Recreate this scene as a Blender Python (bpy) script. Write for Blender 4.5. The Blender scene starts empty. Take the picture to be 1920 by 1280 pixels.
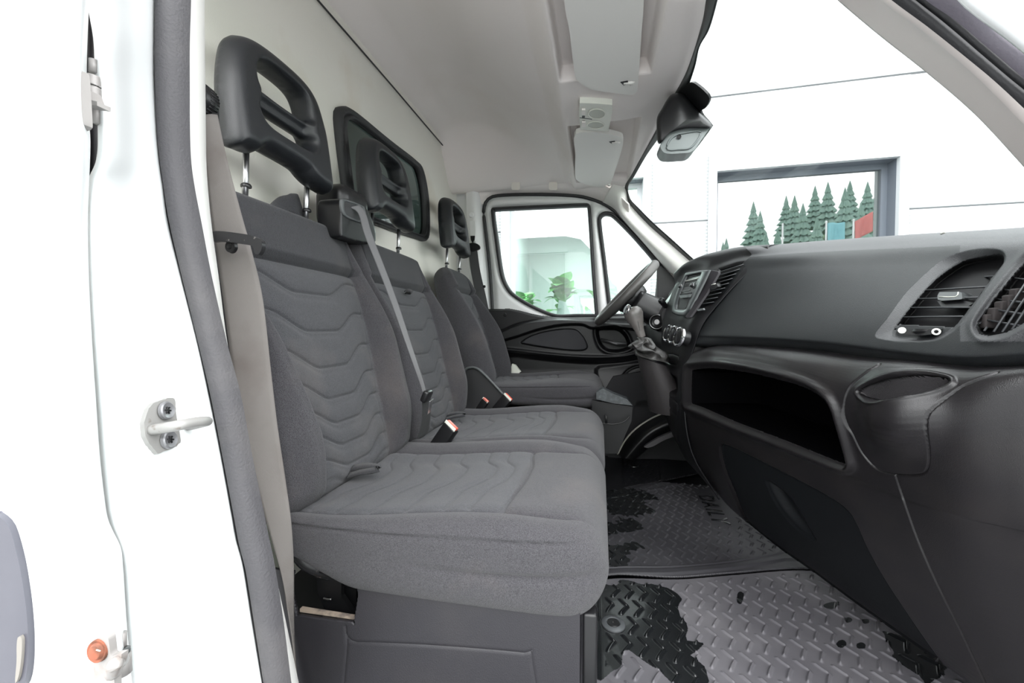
import bpy, bmesh, math, random
import numpy as np
from mathutils import Vector, Matrix
random.seed(7); np.random.seed(7)
SC = bpy.context.scene
COL = SC.collection
PI = math.pi

# ---------------------------------------------------------------- camera
F = 780.0
YAW = math.atan(165 / F); PIT = math.atan(23 / F * math.cos(YAW))
CAMLOC = Vector((0, 0, 0.58))
cyw, syw, cpt, spt = math.cos(YAW), math.sin(YAW), math.cos(PIT), math.sin(PIT)
FW = Vector((-syw * cpt, cyw * cpt, -spt)); RT = Vector((cyw, syw, 0)); UP = Vector((-syw * spt, cyw * spt, cpt))
cd = bpy.data.cameras.new('camera'); cam = bpy.data.objects.new('camera', cd); COL.objects.link(cam)
cd.sensor_width = 36; cd.lens = F / 1920 * 36; cd.clip_start = 0.01; cd.clip_end = 500
cam.matrix_world = Matrix(((RT.x, UP.x, -FW.x, CAMLOC.x), (RT.y, UP.y, -FW.y, CAMLOC.y), (RT.z, UP.z, -FW.z, CAMLOC.z), (0, 0, 0, 1)))
SC.camera = cam
# ---------------------------------------------------------------- overcast sky, exposure
w = bpy.data.worlds.new('overcast_sky'); SC.world = w; w.use_nodes = True
nt = w.node_tree; nt.nodes.clear()
bg = nt.nodes.new('ShaderNodeBackground'); wo = nt.nodes.new('ShaderNodeOutputWorld')
bg.inputs[0].default_value = (0.97, 0.985, 1.0, 1); bg.inputs[1].default_value = 1.0
nt.links.new(bg.outputs[0], wo.inputs[0])
SC.view_settings.view_transform = 'Standard'; SC.view_settings.look = 'None'
SC.view_settings.exposure = 2.6; SC.view_settings.gamma = 1.0; SC.view_settings.use_curve_mapping = False
SC.cycles.max_bounces = 10; SC.cycles.diffuse_bounces = 6; SC.cycles.glossy_bounces = 4
SC.cycles.transparent_max_bounces = 16; SC.cycles.caustics_reflective = False; SC.cycles.caustics_refractive = False
SC.cycles.sample_clamp_indirect = 6.0
sun = bpy.data.lights.new('soft_sun', 'SUN'); sun.energy = 0.25; sun.angle = math.radians(50); sun.color = (1, 0.98, 0.95)
suno = bpy.data.objects.new('soft_sun', sun); COL.objects.link(suno); suno.rotation_euler = (math.radians(52), 0, math.radians(12))

# ---------------------------------------------------------------- pixel <-> place helpers
def ray(px, py):
    return FW + RT * ((px - 960) / F) + UP * ((640 - py) / F)
def at(px, py, X=None, Y=None, Z=None, D=None):
    d = ray(px, py)
    if X is not None: s = X / d.x
    elif Y is not None: s = Y / d.y
    elif Z is not None: s = (Z - CAMLOC.z) / d.z
    else: s = D
    return CAMLOC + d * s
A3 = np.array([list(RT), list(UP), list(FW)]); C3 = np.array(list(CAMLOC))
def pix(V):
    c = (np.asarray(V) - C3) @ A3.T
    zz = np.where(np.abs(c[..., 2]) < 1e-6, 1e-6, c[..., 2])
    return np.stack([960 + F * c[..., 0] / zz, 640 - F * c[..., 1] / zz], -1)
def ws_x(y, z): return 0.20 + 0.75 * (1.21 - z) - 0.22 * (y - 1.2) ** 2      # the windscreen's curved surface
def onws(px, py, off=0.0):
    d = ray(px, py); lo, hi = 0.05, 4.0
    g = lambda s: (CAMLOC + d * s).x - (ws_x((CAMLOC + d * s).y, (CAMLOC + d * s).z) - off)
    prev = g(lo); s = lo
    while s < hi:
        s2 = s + 0.02; c = g(s2)
        if prev <= 0 < c:
            a, b = s, s2
            for _ in range(20):
                m = (a + b) / 2
                if g(m) > 0: b = m
                else: a = m
            return CAMLOC + d * a
        prev = c; s = s2
    return CAMLOC + d * 2

def segdist(P, poly, closed):
    P = np.asarray(P, float); Q = np.asarray(poly, float)
    A = Q if closed else Q[:-1]; B = np.roll(Q, -1, 0) if closed else Q[1:]
    best = np.full(P.shape[:-1], 1e9)
    for a, b in zip(A, B):
        ab = b - a; t = np.clip(((P - a) @ ab) / max(ab @ ab, 1e-12), 0, 1)
        d = np.linalg.norm(P - a - t[..., None] * ab, axis=-1); best = np.minimum(best, d)
    return best
def inside(P, poly):
    x, y = P[..., 0], P[..., 1]; r = np.zeros(x.shape, bool); n = len(poly)
    for i in range(n):
        x1, y1 = poly[i]; x2, y2 = poly[(i + 1) % n]
        if y1 == y2: continue
        c = ((y1 > y) != (y2 > y)) & (x < (x2 - x1) * (y - y1) / (y2 - y1) + x1); r ^= c
    return r
def sdf(P, poly): d = segdist(P, poly, True); return np.where(inside(P, poly), -d, d)
def sst(a, b, x): t = np.clip((x - a) / (b - a), 0, 1); return t * t * (3 - 2 * t)
def cat(pts, n=8, closed=False):
    """smooth curve through the points"""
    P = [np.asarray(p, float) for p in pts]; N = len(P); out = []
    rng = range(N) if closed else range(N - 1)
    for i in rng:
        g = (lambda k: P[k % N]) if closed else (lambda k: P[min(max(k, 0), N - 1)])
        p0, p1, p2, p3 = g(i - 1), g(i), g(i + 1), g(i + 2)
        if not closed and i == 0: p0 = 2 * p1 - p2
        if not closed and i == N - 2: p3 = 2 * p2 - p1
        for k in range(n):
            t = k / n
            out.append(0.5 * (2 * p1 + (p2 - p0) * t + (2 * p0 - 5 * p1 + 4 * p2 - p3) * t * t + (3 * p1 - p0 - 3 * p2 + p3) * t ** 3))
    if not closed: out.append(P[-1])
    return np.array(out)
def resamp(pts, n, closed=False):
    P = np.asarray(pts, float)
    if closed: P = np.vstack([P, P[:1]])
    s = np.r_[0, np.cumsum(np.linalg.norm(np.diff(P, axis=0), axis=1))]
    t = np.linspace(0, s[-1], n + 1)[:-1] if closed else np.linspace(0, s[-1], n)
    return np.stack([np.interp(t, s, P[:, k]) for k in range(P.shape[1])], -1)

# ---------------------------------------------------------------- materials
MATS = {}
def mat(name, col, rough=0.6, metal=0.0, bump=None, var=None, spec=0.5, alpha=None, coat=0, sheen=0, emis=None, stretch=None):
    """bump=(scale, strength, kind); var=(scale, colour2, lo, hi)"""
    if name in MATS: return MATS[name]
    m = bpy.data.materials.new(name); m.use_nodes = True; MATS[name] = m
    t = m.node_tree; b = t.nodes['Principled BSDF']; N = t.nodes.new; L = t.links.new
    b.inputs['Base Color'].default_value = (*col, 1); b.inputs['Roughness'].default_value = rough
    b.inputs['Metallic'].default_value = metal; b.inputs['Specular IOR Level'].default_value = spec
    if coat: b.inputs['Coat Weight'].default_value = coat
    if sheen: b.inputs['Sheen Weight'].default_value = sheen; b.inputs['Sheen Roughness'].default_value = 0.5
    if emis: b.inputs['Emission Color'].default_value = (*emis[0], 1); b.inputs['Emission Strength'].default_value = emis[1]
    tc = N('ShaderNodeTexCoord'); src = tc.outputs['Object']
    if stretch:
        mp = N('ShaderNodeMapping'); mp.inputs['Scale'].default_value = stretch; L(src, mp.inputs[0]); src = mp.outputs[0]
    if var:
        n = N('ShaderNodeTexNoise'); n.inputs['Scale'].default_value = var[0]; n.inputs['Detail'].default_value = 6; L(src, n.inputs['Vector'])
        r = N('ShaderNodeMapRange'); r.inputs[1].default_value = var[2]; r.inputs[2].default_value = var[3]; L(n.outputs['Fac'], r.inputs[0])
        mx = N('ShaderNodeMix'); mx.data_type = 'RGBA'; mx.inputs[6].default_value = (*col, 1); mx.inputs[7].default_value = (*var[1], 1)
        L(r.outputs[0], mx.inputs[0]); L(mx.outputs[2], b.inputs['Base Color'])
    if bump:
        bp = N('ShaderNodeBump'); bp.inputs['Strength'].default_value = bump[1]; bp.inputs['Distance'].default_value = bump[3] if len(bump) > 3 else 0.001
        if bump[2] == 'noise':
            n = N('ShaderNodeTexNoise'); n.inputs['Scale'].default_value = bump[0]; n.inputs['Detail'].default_value = 3; o = n.outputs['Fac']
        elif bump[2] == 'voronoi':
            n = N('ShaderNodeTexVoronoi'); n.inputs['Scale'].default_value = bump[0]; o = n.outputs['Distance']
        else:
            n = N('ShaderNodeTexWave'); n.inputs['Scale'].default_value = bump[0]; n.inputs['Distortion'].default_value = 0.3; o = n.outputs['Fac']
            n.bands_direction = bump[2]
        L(src, n.inputs['Vector']); L(o, bp.inputs['Height']); L(bp.outputs[0], b.inputs['Normal'])
    return m
def fabric(name, c1, c2, scale=900, stain=None):
    """woven cloth: dark and light threads in a fine rib, a little dirt"""
    m = bpy.data.materials.new(name); m.use_nodes = True; MATS[name] = m
    t = m.node_tree; b = t.nodes['Principled BSDF']; N = t.nodes.new; L = t.links.new
    b.inputs['Roughness'].default_value = 0.92; b.inputs['Specular IOR Level'].default_value = 0.15
    b.inputs['Sheen Weight'].default_value = 0.12; b.inputs['Sheen Roughness'].default_value = 0.6
    tc = N('ShaderNodeTexCoord')
    v = N('ShaderNodeTexVoronoi'); v.inputs['Scale'].default_value = scale; L(tc.outputs['Object'], v.inputs['Vector'])
    n = N('ShaderNodeTexNoise'); n.inputs['Scale'].default_value = scale * 1.1; n.inputs['Detail'].default_value = 1; L(tc.outputs['Object'], n.inputs['Vector'])
    big = N('ShaderNodeTexNoise'); big.inputs['Scale'].default_value = 7; big.inputs['Detail'].default_value = 6; L(tc.outputs['Object'], big.inputs['Vector'])
    av = N('ShaderNodeMath'); av.operation = 'MULTIPLY_ADD'; av.inputs[1].default_value = -0.45; L(v.outputs['Distance'], av.inputs[0]); L(n.outputs['Fac'], av.inputs[2])
    r = N('ShaderNodeMapRange'); r.inputs[1].default_value = 0.05; r.inputs[2].default_value = 0.5; L(av.outputs[0], r.inputs[0])
    mx = N('ShaderNodeMix'); mx.data_type = 'RGBA'; mx.inputs[6].default_value = (*c1, 1); mx.inputs[7].default_value = (*c2, 1); L(r.outputs[0], mx.inputs[0])
    st = stain or tuple(min(1, k * f_) for k, f_ in zip(c2, (1.7, 1.5, 1.3)))
    r2 = N('ShaderNodeMapRange'); r2.inputs[1].default_value = 0.56; r2.inputs[2].default_value = 0.8; r2.inputs[4].default_value = 0.45; L(big.outputs['Fac'], r2.inputs[0])
    m2 = N('ShaderNodeMix'); m2.data_type = 'RGBA'; L(mx.outputs[2], m2.inputs[6]); m2.inputs[7].default_value = (*st, 1); L(r2.outputs[0], m2.inputs[0])
    L(m2.outputs[2], b.inputs['Base Color'])
    bp = N('ShaderNodeBump'); bp.inputs['Strength'].default_value = 0.8; bp.inputs['Distance'].default_value = -0.0008
    L(v.outputs['Distance'], bp.inputs['Height']); L(bp.outputs[0], b.inputs['Normal'])
    return m
def glass(name, tint=(1, 1, 1), gloss=0.06, fres=True, haze=None):
    """a thin pane: see-through tint plus a mirror layer that grows at grazing angles, and a little dust"""
    m = bpy.data.materials.new(name); m.use_nodes = True; t = m.node_tree; t.nodes.clear(); N = t.nodes.new; L = t.links.new
    o = N('ShaderNodeOutputMaterial'); tr = N('ShaderNodeBsdfTransparent'); tr.inputs[0].default_value = (*tint, 1)
    gl = N('ShaderNodeBsdfGlossy'); gl.inputs['Roughness'].default_value = 0.0
    mx = N('ShaderNodeMixShader'); L(tr.outputs[0], mx.inputs[1]); L(gl.outputs[0], mx.inputs[2])
    if fres:
        fr = N('ShaderNodeLayerWeight'); fr.inputs[0].default_value = 0.25
        ma = N('ShaderNodeMath'); ma.operation = 'MULTIPLY_ADD'; ma.inputs[1].default_value = 0.5; ma.inputs[2].default_value = gloss; ma.use_clamp = True
        pw = N('ShaderNodeMath'); pw.operation = 'POWER'; pw.inputs[1].default_value = 2.5
        L(fr.outputs['Facing'], pw.inputs[0]); L(pw.outputs[0], ma.inputs[0]); L(ma.outputs[0], mx.inputs[0])
    else: mx.inputs[0].default_value = gloss
    last = mx
    if haze:
        tc = N('ShaderNodeTexCoord'); n = N('ShaderNodeTexNoise'); n.inputs['Scale'].default_value = 6; L(tc.outputs['Object'], n.inputs['Vector'])
        v = N('ShaderNodeTexNoise'); v.inputs['Scale'].default_value = 260; L(tc.outputs['Object'], v.inputs['Vector'])
        r = N('ShaderNodeMapRange'); r.inputs[1].default_value = 0.68; r.inputs[2].default_value = 0.74; r.inputs[4].default_value = 0.5; L(v.outputs['Fac'], r.inputs[0])
        r2 = N('ShaderNodeMapRange'); r2.inputs[1].default_value = 0.35; r2.inputs[2].default_value = 0.8; r2.inputs[3].default_value = haze * 0.6; r2.inputs[4].default_value = haze * 1.6; L(n.outputs['Fac'], r2.inputs[0])
        mm = N('ShaderNodeMath'); mm.operation = 'MULTIPLY_ADD'; mm.inputs[1].default_value = 0.25; L(r.outputs[0], mm.inputs[0]); L(r2.outputs[0], mm.inputs[2])
        df = N('ShaderNodeBsdfDiffuse'); df.inputs[0].default_value = (0.8, 0.82, 0.82, 1)
        m2 = N('ShaderNodeMixShader'); L(mm.outputs[0], m2.inputs[0]); L(mx.outputs[0], m2.inputs[1]); L(df.outputs[0], m2.inputs[2]); last = m2
    L(last.outputs[0], o.inputs[0]); MATS[name] = m
    return m

PLH = mat('headliner_felt', (0.84, 0.79, 0.765), 0.95, bump=(700, 0.35, 'noise'), var=(3, (0.79, 0.73, 0.69), 0.5, 0.8), spec=0.1)
BULK = mat('bulkhead_felt', (0.78, 0.765, 0.70), 0.95, bump=(500, 0.35, 'noise'), var=(4, (0.68, 0.62, 0.52), 0.55, 0.8), spec=0.1)
WHITE = mat('white_paint', (0.86, 0.88, 0.88), 0.3, spec=0.4, coat=0.2)
WHITEIN = mat('white_door_paint', (0.80, 0.80, 0.80), 0.35, spec=0.4)
TRIMW = mat('pale_pillar_trim', (0.66, 0.62, 0.58), 0.7, bump=(500, 0.2, 'noise'), spec=0.3)
RUB = mat('black_rubber', (0.022, 0.022, 0.024), 0.55, bump=(500, 0.3, 'noise'))
RUBG = mat('weathered_rubber', (0.055, 0.053, 0.058), 0.62, bump=(400, 0.6, 'noise'), var=(9, (0.115, 0.108, 0.108), 0.45, 0.75))
DASH = mat('dash_plastic', (0.0135, 0.015, 0.0165), 0.46, bump=(1100, 0.45, 'voronoi', 0.0004), var=(40, (0.016, 0.0175, 0.0185), 0.4, 0.7), spec=.38)
DASHT = mat('dash_lit_grained_plastic', (0.042, 0.043, 0.046), 0.5, bump=(1000, 0.6, 'voronoi', 0.0005))
DASH2 = mat('dash_lower_plastic', (0.0115, 0.0105, 0.0115), 0.29, bump=(1300, 0.3, 'voronoi', 0.0004), var=(14, (0.016, 0.0142, 0.0145), 0.5, 0.75), spec=.55)
GLOVE = mat('glovebox_plastic', (0.006, 0.0068, 0.008), 0.5, bump=(1300, 0.4, 'voronoi', 0.0004), spec=.2)
BLACK = mat('black_plastic', (0.006, 0.006, 0.007), 0.42, bump=(900, 0.2, 'noise'), spec=.38)
SATIN = mat('satin_black_plastic', (0.010, 0.010, 0.011), 0.32, spec=.4)
GREYP = mat('grey_plastic', (0.07, 0.076, 0.078), 0.45)
HEADR = mat('headrest_vinyl', (0.014, 0.0155, 0.018), 0.40, bump=(900, 0.35, 'voronoi', 0.0004))
CHROME = mat('chrome', (0.75, 0.76, 0.78), 0.12, 1.0)
STEEL = mat('steel', (0.45, 0.45, 0.46), 0.3, 1.0)
ZINC = mat('painted_steel', (0.30, 0.285, 0.275), 0.45, 0.2, var=(30, (0.22, 0.14, 0.10), 0.6, 0.75))
RUST = mat('rusty_bolt', (0.28, 0.09, 0.05), 0.7, 0.3, var=(90, (0.12, 0.05, 0.03), 0.45, 0.6))
FAB_P = fabric('seat_panel_cloth', (0.033, 0.033, 0.037), (0.076, 0.077, 0.085), 950)
FAB_B = fabric('seat_bolster_cloth', (0.030, 0.029, 0.033), (0.066, 0.064, 0.070), 850)
FAB_D = fabric('seat_band_cloth', (0.018, 0.018, 0.021), (0.044, 0.045, 0.050), 800)
BELT = mat('belt_webbing', (0.20, 0.185, 0.175), 0.7, bump=(520, 0.6, 'DIAGONAL', 0.0006), var=(8, (0.13, 0.11, 0.10), 0.5, 0.75), spec=0.3)
BELTD = mat('dark_belt_webbing', (0.05, 0.05, 0.052), 0.7, bump=(520, 0.6, 'DIAGONAL', 0.0006))
REDP = mat('red_plastic', (0.75, 0.10, 0.06), 0.4)
LAMPW = mat('pale_grey_plastic', (0.72, 0.725, 0.66), 0.45)
VISOR = mat('visor_vinyl', (0.77, 0.755, 0.72), 0.6, bump=(600, 0.25, 'noise'))
BASEP = mat('seat_base_plastic', (0.019, 0.018, 0.022), 0.5, bump=(900, 0.4, 'voronoi', 0.0004), var=(8, (0.026, 0.024, 0.027), 0.5, 0.75))
GLASS = glass('clear_glass', (0.97, 1, 0.99), 0.03, haze=0.02)
GLASSD = glass('dirty_door_glass', (0.93, 0.98, 0.96), 0.03, haze=0.05)

# ---------------------------------------------------------------- objects
def link(o, parent=None):
    COL.objects.link(o)
    if parent is not None: o.parent = parent
    return o
def org(parent):
    v = Vector((0, 0, 0))
    while parent is not None: v += parent.location; parent = parent.parent
    return v
def tag(o, label=None, cat=None, group=None, kind=None):
    if label: o['label'] = label
    if cat: o['category'] = cat
    if group: o['group'] = group
    if kind: o['kind'] = kind
    return o
def empty(name, loc, label=None, cat=None, group=None, kind=None):
    o = bpy.data.objects.new(name, None); o.location = loc; o.empty_display_size = 0.05; link(o)
    return tag(o, label, cat, group, kind)
def mk(name, V, Fc, m, parent=None, smooth=True, mods=()):
    V = np.asarray(V, float) - np.array(list(org(parent)))
    me = bpy.data.meshes.new(name)
    if isinstance(Fc, np.ndarray):
        nv, nf, k = len(V), len(Fc), Fc.shape[1]
        me.vertices.add(nv); me.vertices.foreach_set('co', V.ravel())
        me.loops.add(nf * k); me.loops.foreach_set('vertex_index', Fc.astype(np.int32).ravel())
        me.polygons.add(nf); me.polygons.foreach_set('loop_start', np.arange(0, nf * k, k, dtype=np.int32))
        me.update(calc_edges=True); me.validate()
    else:
        me.from_pydata([tuple(v) for v in V], [], [list(f_) for f_ in Fc]); me.update()
    if smooth: me.polygons.foreach_set('use_smooth', np.ones(len(me.polygons), bool))
    me.materials.append(m)
    o = bpy.data.objects.new(name, me); link(o, parent)
    for t, kw in mods:
        md = o.modifiers.new(t.lower(), t)
        for k_, v_ in kw.items(): setattr(md, k_, v_)
    return o
def gfaces(n, m, cu=False, cv=False):
    i = np.arange(n if cu else n - 1); j = np.arange(m if cv else m - 1)
    I, J = np.meshgrid(i, j, indexing='ij'); I2 = (I + 1) % n; J2 = (J + 1) % m
    return np.stack([I * m + J, I2 * m + J, I2 * m + J2, I * m + J2], -1).reshape(-1, 4)
def grid(name, G, m, parent=None, cu=False, cv=False, mask=None, thick=None, flip=False):
    n, mm = G.shape[:2]; Fc = gfaces(n, mm, cu, cv)
    if flip: Fc = Fc[:, ::-1]
    V = G.reshape(-1, 3)
    if mask is not None:
        k = mask(V[Fc].mean(1)) if callable(mask) else mask.reshape(-1)[Fc].all(1)
        Fc = Fc[k]; used = np.unique(Fc); mp = np.full(len(V), -1); mp[used] = np.arange(len(used)); V = V[used]; Fc = mp[Fc]
    mods = [('SOLIDIFY', dict(thickness=thick, offset=-1))] if thick else ()
    return mk(name, V, Fc, m, parent, True, mods)
def patch(C, n, m):
    """dense sheet through a net of points (rows x columns)"""
    R = np.array([resamp(cat([list(p) for p in r], 12), m) for r in C])
    out = np.array([resamp(cat(R[:, j], 12), n) for j in range(m)])
    return out.transpose(1, 0, 2)
def normals(G):
    du = np.gradient(G, axis=0); dv = np.gradient(G, axis=1); n = np.cross(du, dv)
    return n / np.maximum(np.linalg.norm(n, axis=-1, keepdims=True), 1e-9)
def tube(name, path, r, m, parent=None, closed=False, seg=12, prof=None, ref=(0, 0, 1), smooth=8, rfun=None, n=None):
    """swept round (or prof=(a,b) pairs) section along a smooth path"""
    P = cat([list(p) for p in path], smooth, closed) if smooth else np.array([list(p) for p in path], float)
    if n: P = resamp(P, n, closed)
    N = len(P); T = (np.roll(P, -1, 0) - np.roll(P, 1, 0)) if closed else np.gradient(P, axis=0)
    T /= np.maximum(np.linalg.norm(T, axis=1, keepdims=True), 1e-9)
    ref = np.array(ref, float); A = np.cross(T, ref); bad = np.linalg.norm(A, axis=1) < 1e-3
    A[bad] = np.cross(T[bad], np.array([1.0, 0.01, 0.02])); A /= np.linalg.norm(A, axis=1, keepdims=True); B = np.cross(A, T)
    if prof is None: prof = [(math.cos(k / seg * 2 * PI), math.sin(k / seg * 2 * PI)) for k in range(seg)]; sc = r
    else: sc = r
    prof = np.array(prof); S = np.full(N, sc) if rfun is None else np.array([sc * rfun(i / (N - 1)) for i in range(N)])
    G = P[:, None] + (A[:, None] * prof[None, :, :1] + B[:, None] * prof[None, :, 1:]) * S[:, None, None]
    k = len(prof); Fc = [list(q) for q in gfaces(N, k, closed, True)]; V = G.reshape(-1, 3)
    if not closed: Fc += [list(range(k)), [(N - 1) * k + j for j in reversed(range(k))]]
    return mk(name, V, Fc, m, parent)
def ribbon(name, path, wdir, width, m, parent=None, t=0.0014, n=60):
    """flat webbing; wdir: width direction (one, or one per point)"""
    P = resamp(cat([list(p) for p in path], 10), n); T = np.gradient(P, axis=0); T /= np.linalg.norm(T, axis=1, keepdims=True)
    if np.ndim(wdir[0]) == 0: W = np.tile(np.array(wdir, float), (n, 1))
    else: W = resamp(cat([list(q) for q in wdir], 10), n)
    W = W - (W * T).sum(1)[:, None] * T; W /= np.linalg.norm(W, axis=1, keepdims=True); Nn = np.cross(T, W)
    w_ = np.interp(np.linspace(0, 1, n), np.linspace(0, 1, len(width)), width) if np.ndim(width) else np.full(n, width)
    a = [(-.5, -.5), (-.25, -.5), (0, -.5), (.25, -.5), (.5, -.5), (.5, .5), (.25, .5), (0, .5), (-.25, .5), (-.5, .5)]
    G = P[:, None] + np.array([[W[i] * u * w_[i] + Nn[i] * v * t for u, v in a] for i in range(n)])
    k = len(a); Fc = [list(q) for q in gfaces(n, k, False, True)] + [list(range(k)), [(n - 1) * k + j for j in reversed(range(k))]]
    return mk(name, G.reshape(-1, 3), Fc, m, parent, smooth=False)
def rbox(name, c, s, m, parent=None, r=0.005, rot=None, seg=3, taper=None):
    """bevelled box, centre c, full size s, optional rotation matrix and top taper"""
    bm = bmesh.new(); bmesh.ops.create_cube(bm, size=1)
    for v in bm.verts:
        if taper and v.co.z > 0: v.co.x *= taper[0]; v.co.y *= taper[1]
        v.co = Vector((v.co.x * s[0], v.co.y * s[1], v.co.z * s[2]))
    if r: bmesh.ops.bevel(bm, geom=bm.edges[:], offset=min(r, min(s) * 0.49), segments=seg, affect='EDGES', profile=0.5)
    M = Matrix.Translation(Vector(c)) @ (rot.to_4x4() if rot else Matrix.Identity(4))
    bm.transform(M); return bmo(name, bm, m, parent)
def bmo(name, bm, m, parent=None, smooth=True):
    bmesh.ops.recalc_face_normals(bm, faces=bm.faces[:])
    me = bpy.data.meshes.new(name); bm.transform(Matrix.Translation(-org(parent))); bm.to_mesh(me); bm.free()
    if smooth:
        me.polygons.foreach_set('use_smooth', np.ones(len(me.polygons), bool))
        try: me.set_sharp_from_angle(angle=math.radians(40))
        except Exception: pass
    me.materials.append(m); return link(bpy.data.objects.new(name, me), parent)
def lathe(name, prof, c, axis, m, parent=None, seg=40, start=None):
    """turned body: prof = (radius, height) along axis from c"""
    ax = Vector(axis).normalized(); a = ax.orthogonal().normalized(); b = ax.cross(a); bm = bmesh.new(); rings = []
    for r, h in prof:
        rings.append([bm.verts.new(Vector(c) + ax * h + (a * math.cos(k / seg * 2 * PI) + b * math.sin(k / seg * 2 * PI)) * max(r, 1e-5)) for k in range(seg)])
    for p, q in zip(rings, rings[1:]):
        for k in range(seg): bm.faces.new((p[k], p[(k + 1) % seg], q[(k + 1) % seg], q[k]))
    bmesh.ops.remove_doubles(bm, verts=bm.verts[:], dist=1e-6)
    return bmo(name, bm, m, parent)
def slab(name, pts, tvec, m, parent=None, r=0.002, seg=2, smooth=True):
    """outline (3D points, roughly flat) given thickness along tvec, bevelled"""
    bm = bmesh.new(); t = Vector(tvec); a = [bm.verts.new(Vector(p)) for p in pts]; b = [bm.verts.new(Vector(p) + t) for p in pts]
    bm.faces.new(a); bm.faces.new(list(reversed(b))); n = len(pts)
    for i in range(n): bm.faces.new((a[i], b[i], b[(i + 1) % n], a[(i + 1) % n]))
    if r: bmesh.ops.bevel(bm, geom=[e for e in bm.edges if e.is_manifold and e.calc_face_angle(0) > 0.6], offset=r, segments=seg, affect='EDGES')
    return bmo(name, bm, m, parent, smooth)
def band(name, outer, inner, m, parent=None, depth=None, closed=True):
    """flat strip between two outlines of 3D points (same count), thickened by depth vector"""
    O = np.array([list(p) for p in outer]); I = np.array([list(p) for p in inner]); d = np.array(depth, float)
    mid = (O + I) / 2
    G = np.stack([O + d, O, O * .75 + I * .25 - d * .35, mid - d * .45, O * .25 + I * .75 - d * .35, I, I + d], 1)
    return grid(name, G, m, parent, cu=closed)
def outline(pts2, n=60, closed=True, k=8): return resamp(cat(pts2, k, closed), n, closed)
def rrect(x0, y0, x1, y1, r, k=6):
    o = []
    for cx, cy_, a0 in ((x1 - r, y1 - r, 0), (x0 + r, y1 - r, 90), (x0 + r, y0 + r, 180), (x1 - r, y0 + r, 270)):
        for i in range(k + 1):
            a = math.radians(a0 + 90 * i / k); o.append((cx + r * math.cos(a), cy_ + r * math.sin(a)))
    return o
def freeze(o):
    """keep the modified shape as plain mesh data"""
    dg = bpy.context.evaluated_depsgraph_get(); me = bpy.data.meshes.new_from_object(o.evaluated_get(dg))
    o.modifiers.clear(); old = o.data; o.data = me; bpy.data.meshes.remove(old)
    me.polygons.foreach_set('use_smooth', np.ones(len(me.polygons), bool)); return o
def fuse(o, voxel=0.004, it=8):
    r = o.modifiers.new('r', 'REMESH'); r.mode = 'VOXEL'; r.voxel_size = voxel; r.use_smooth_shade = True
    s = o.modifiers.new('s', 'SMOOTH'); s.iterations = it; s.factor = 0.6
    m = o.data.materials[0]; freeze(o)
    if not len(o.data.materials): o.data.materials.append(m)
    return o
def join(name, objs, m, parent=None):
    """several raw meshes written into one mesh"""
    V = []; Fc = []; k = 0
    for o in objs:
        base = np.array(list(org(o.parent)))
        V += [np.array(v.co) + base for v in o.data.vertices]; Fc += [[i + k for i in p.vertices] for p in o.data.polygons]; k = len(V)
        me = o.data; bpy.data.objects.remove(o); bpy.data.meshes.remove(me)
    return mk(name, V, Fc, m, parent)
def copytree(o, off, parent=None):
    c = o.copy(); COL.objects.link(c)
    if parent is None: c.location = o.location + Vector(off)
    else: c.parent = parent
    for ch in list(o.children): copytree(ch, off, c)
    return c
# ================================================================ THE SETTING
def struct(o, label=None): return tag(o, label, kind='structure')
# ground, floor
gx = mk('ground', [(-60, -90, -.75), (60, -90, -.75), (60, 60, -.75), (-60, 60, -.75)], [(0, 1, 2, 3)], mat('pale_asphalt', (0.36, 0.37, 0.37), 0.9, var=(3, (0.28, 0.28, 0.29), 0.4, 0.7)))
struct(gx)
fl = rbox('floor', (0.0, 1.17, -.035), (1.7, 1.74, .06), BLACK, r=0.004); struct(fl)
# rear bulkhead, felt covered, with the window opening left open
WX = -0.71
bw_o = [tuple(at(px, py, X=WX)) for px, py in ((628, 214), (640, 205), (660, 214), (720, 262), (770, 300), (786, 320), (796, 372), (798, 430), (793, 449), (775, 445), (716, 425), (660, 402), (648, 390), (641, 340), (630, 255))]
bwo = outline([(p[1], p[2]) for p in bw_o], 90)
bwc = bwo.mean(0)
def rear_wall():
    ys = np.linspace(0.30, 2.02, 220); zs = np.linspace(-.05, 1.44, 200)
    Yg, Zg = np.meshgrid(ys, zs, indexing='ij')
    X = WX + 0.004 * np.sin(Yg * 5 + 1) * np.sin(Zg * 4)
    X = X + 0.012 * sst(1.36, 1.44, Zg)
    # tuck marks along the top
    for y0 in (1.08, 1.33, 1.72):
        X -= 0.004 * np.exp(-((Yg - y0) / .018) ** 2 - ((Zg - 1.40) / .012) ** 2)
    G = np.stack([X, Yg, Zg], -1); P2 = np.stack([Yg, Zg], -1)
    d = sdf(P2, bwo * 0.97 + bwc * 0.03)
    return grid('wall_rear', G, BULK, mask=(d > 0), thick=0.01)
struct(rear_wall(), 'beige felt covered bulkhead behind the seats')
w1 = empty('window_1', (WX, bwc[0], bwc[1]), kind='structure')
fr_prof = lambda s: [(WX + .012, *(bwo[i] * s + bwc * (1 - s))) for i in range(len(bwo))]
def bwin():
    rings = []
    for s, dx in ((1.03, -.004), (1.03, .012), (1.0, .020), (.965, .021), (.955, .012), (.935, .013), (.925, .019), (.895, .018), (.885, .004), (.885, -.006)):
        q = bwo * s + bwc * (1 - s); rings.append(np.column_stack([np.full(len(q), WX + dx), q]))
    return grid('window_seal', np.array(rings), RUB, w1, cv=True)
bwin()
q = bwo * .9 + bwc * .1
gl2 = glass('dark_tinted_glass', (0.10, 0.14, 0.13), 0.16)
mk('glass', [(WX + .002, *p) for p in q], [list(range(len(q)))], gl2, w1, False)
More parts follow.
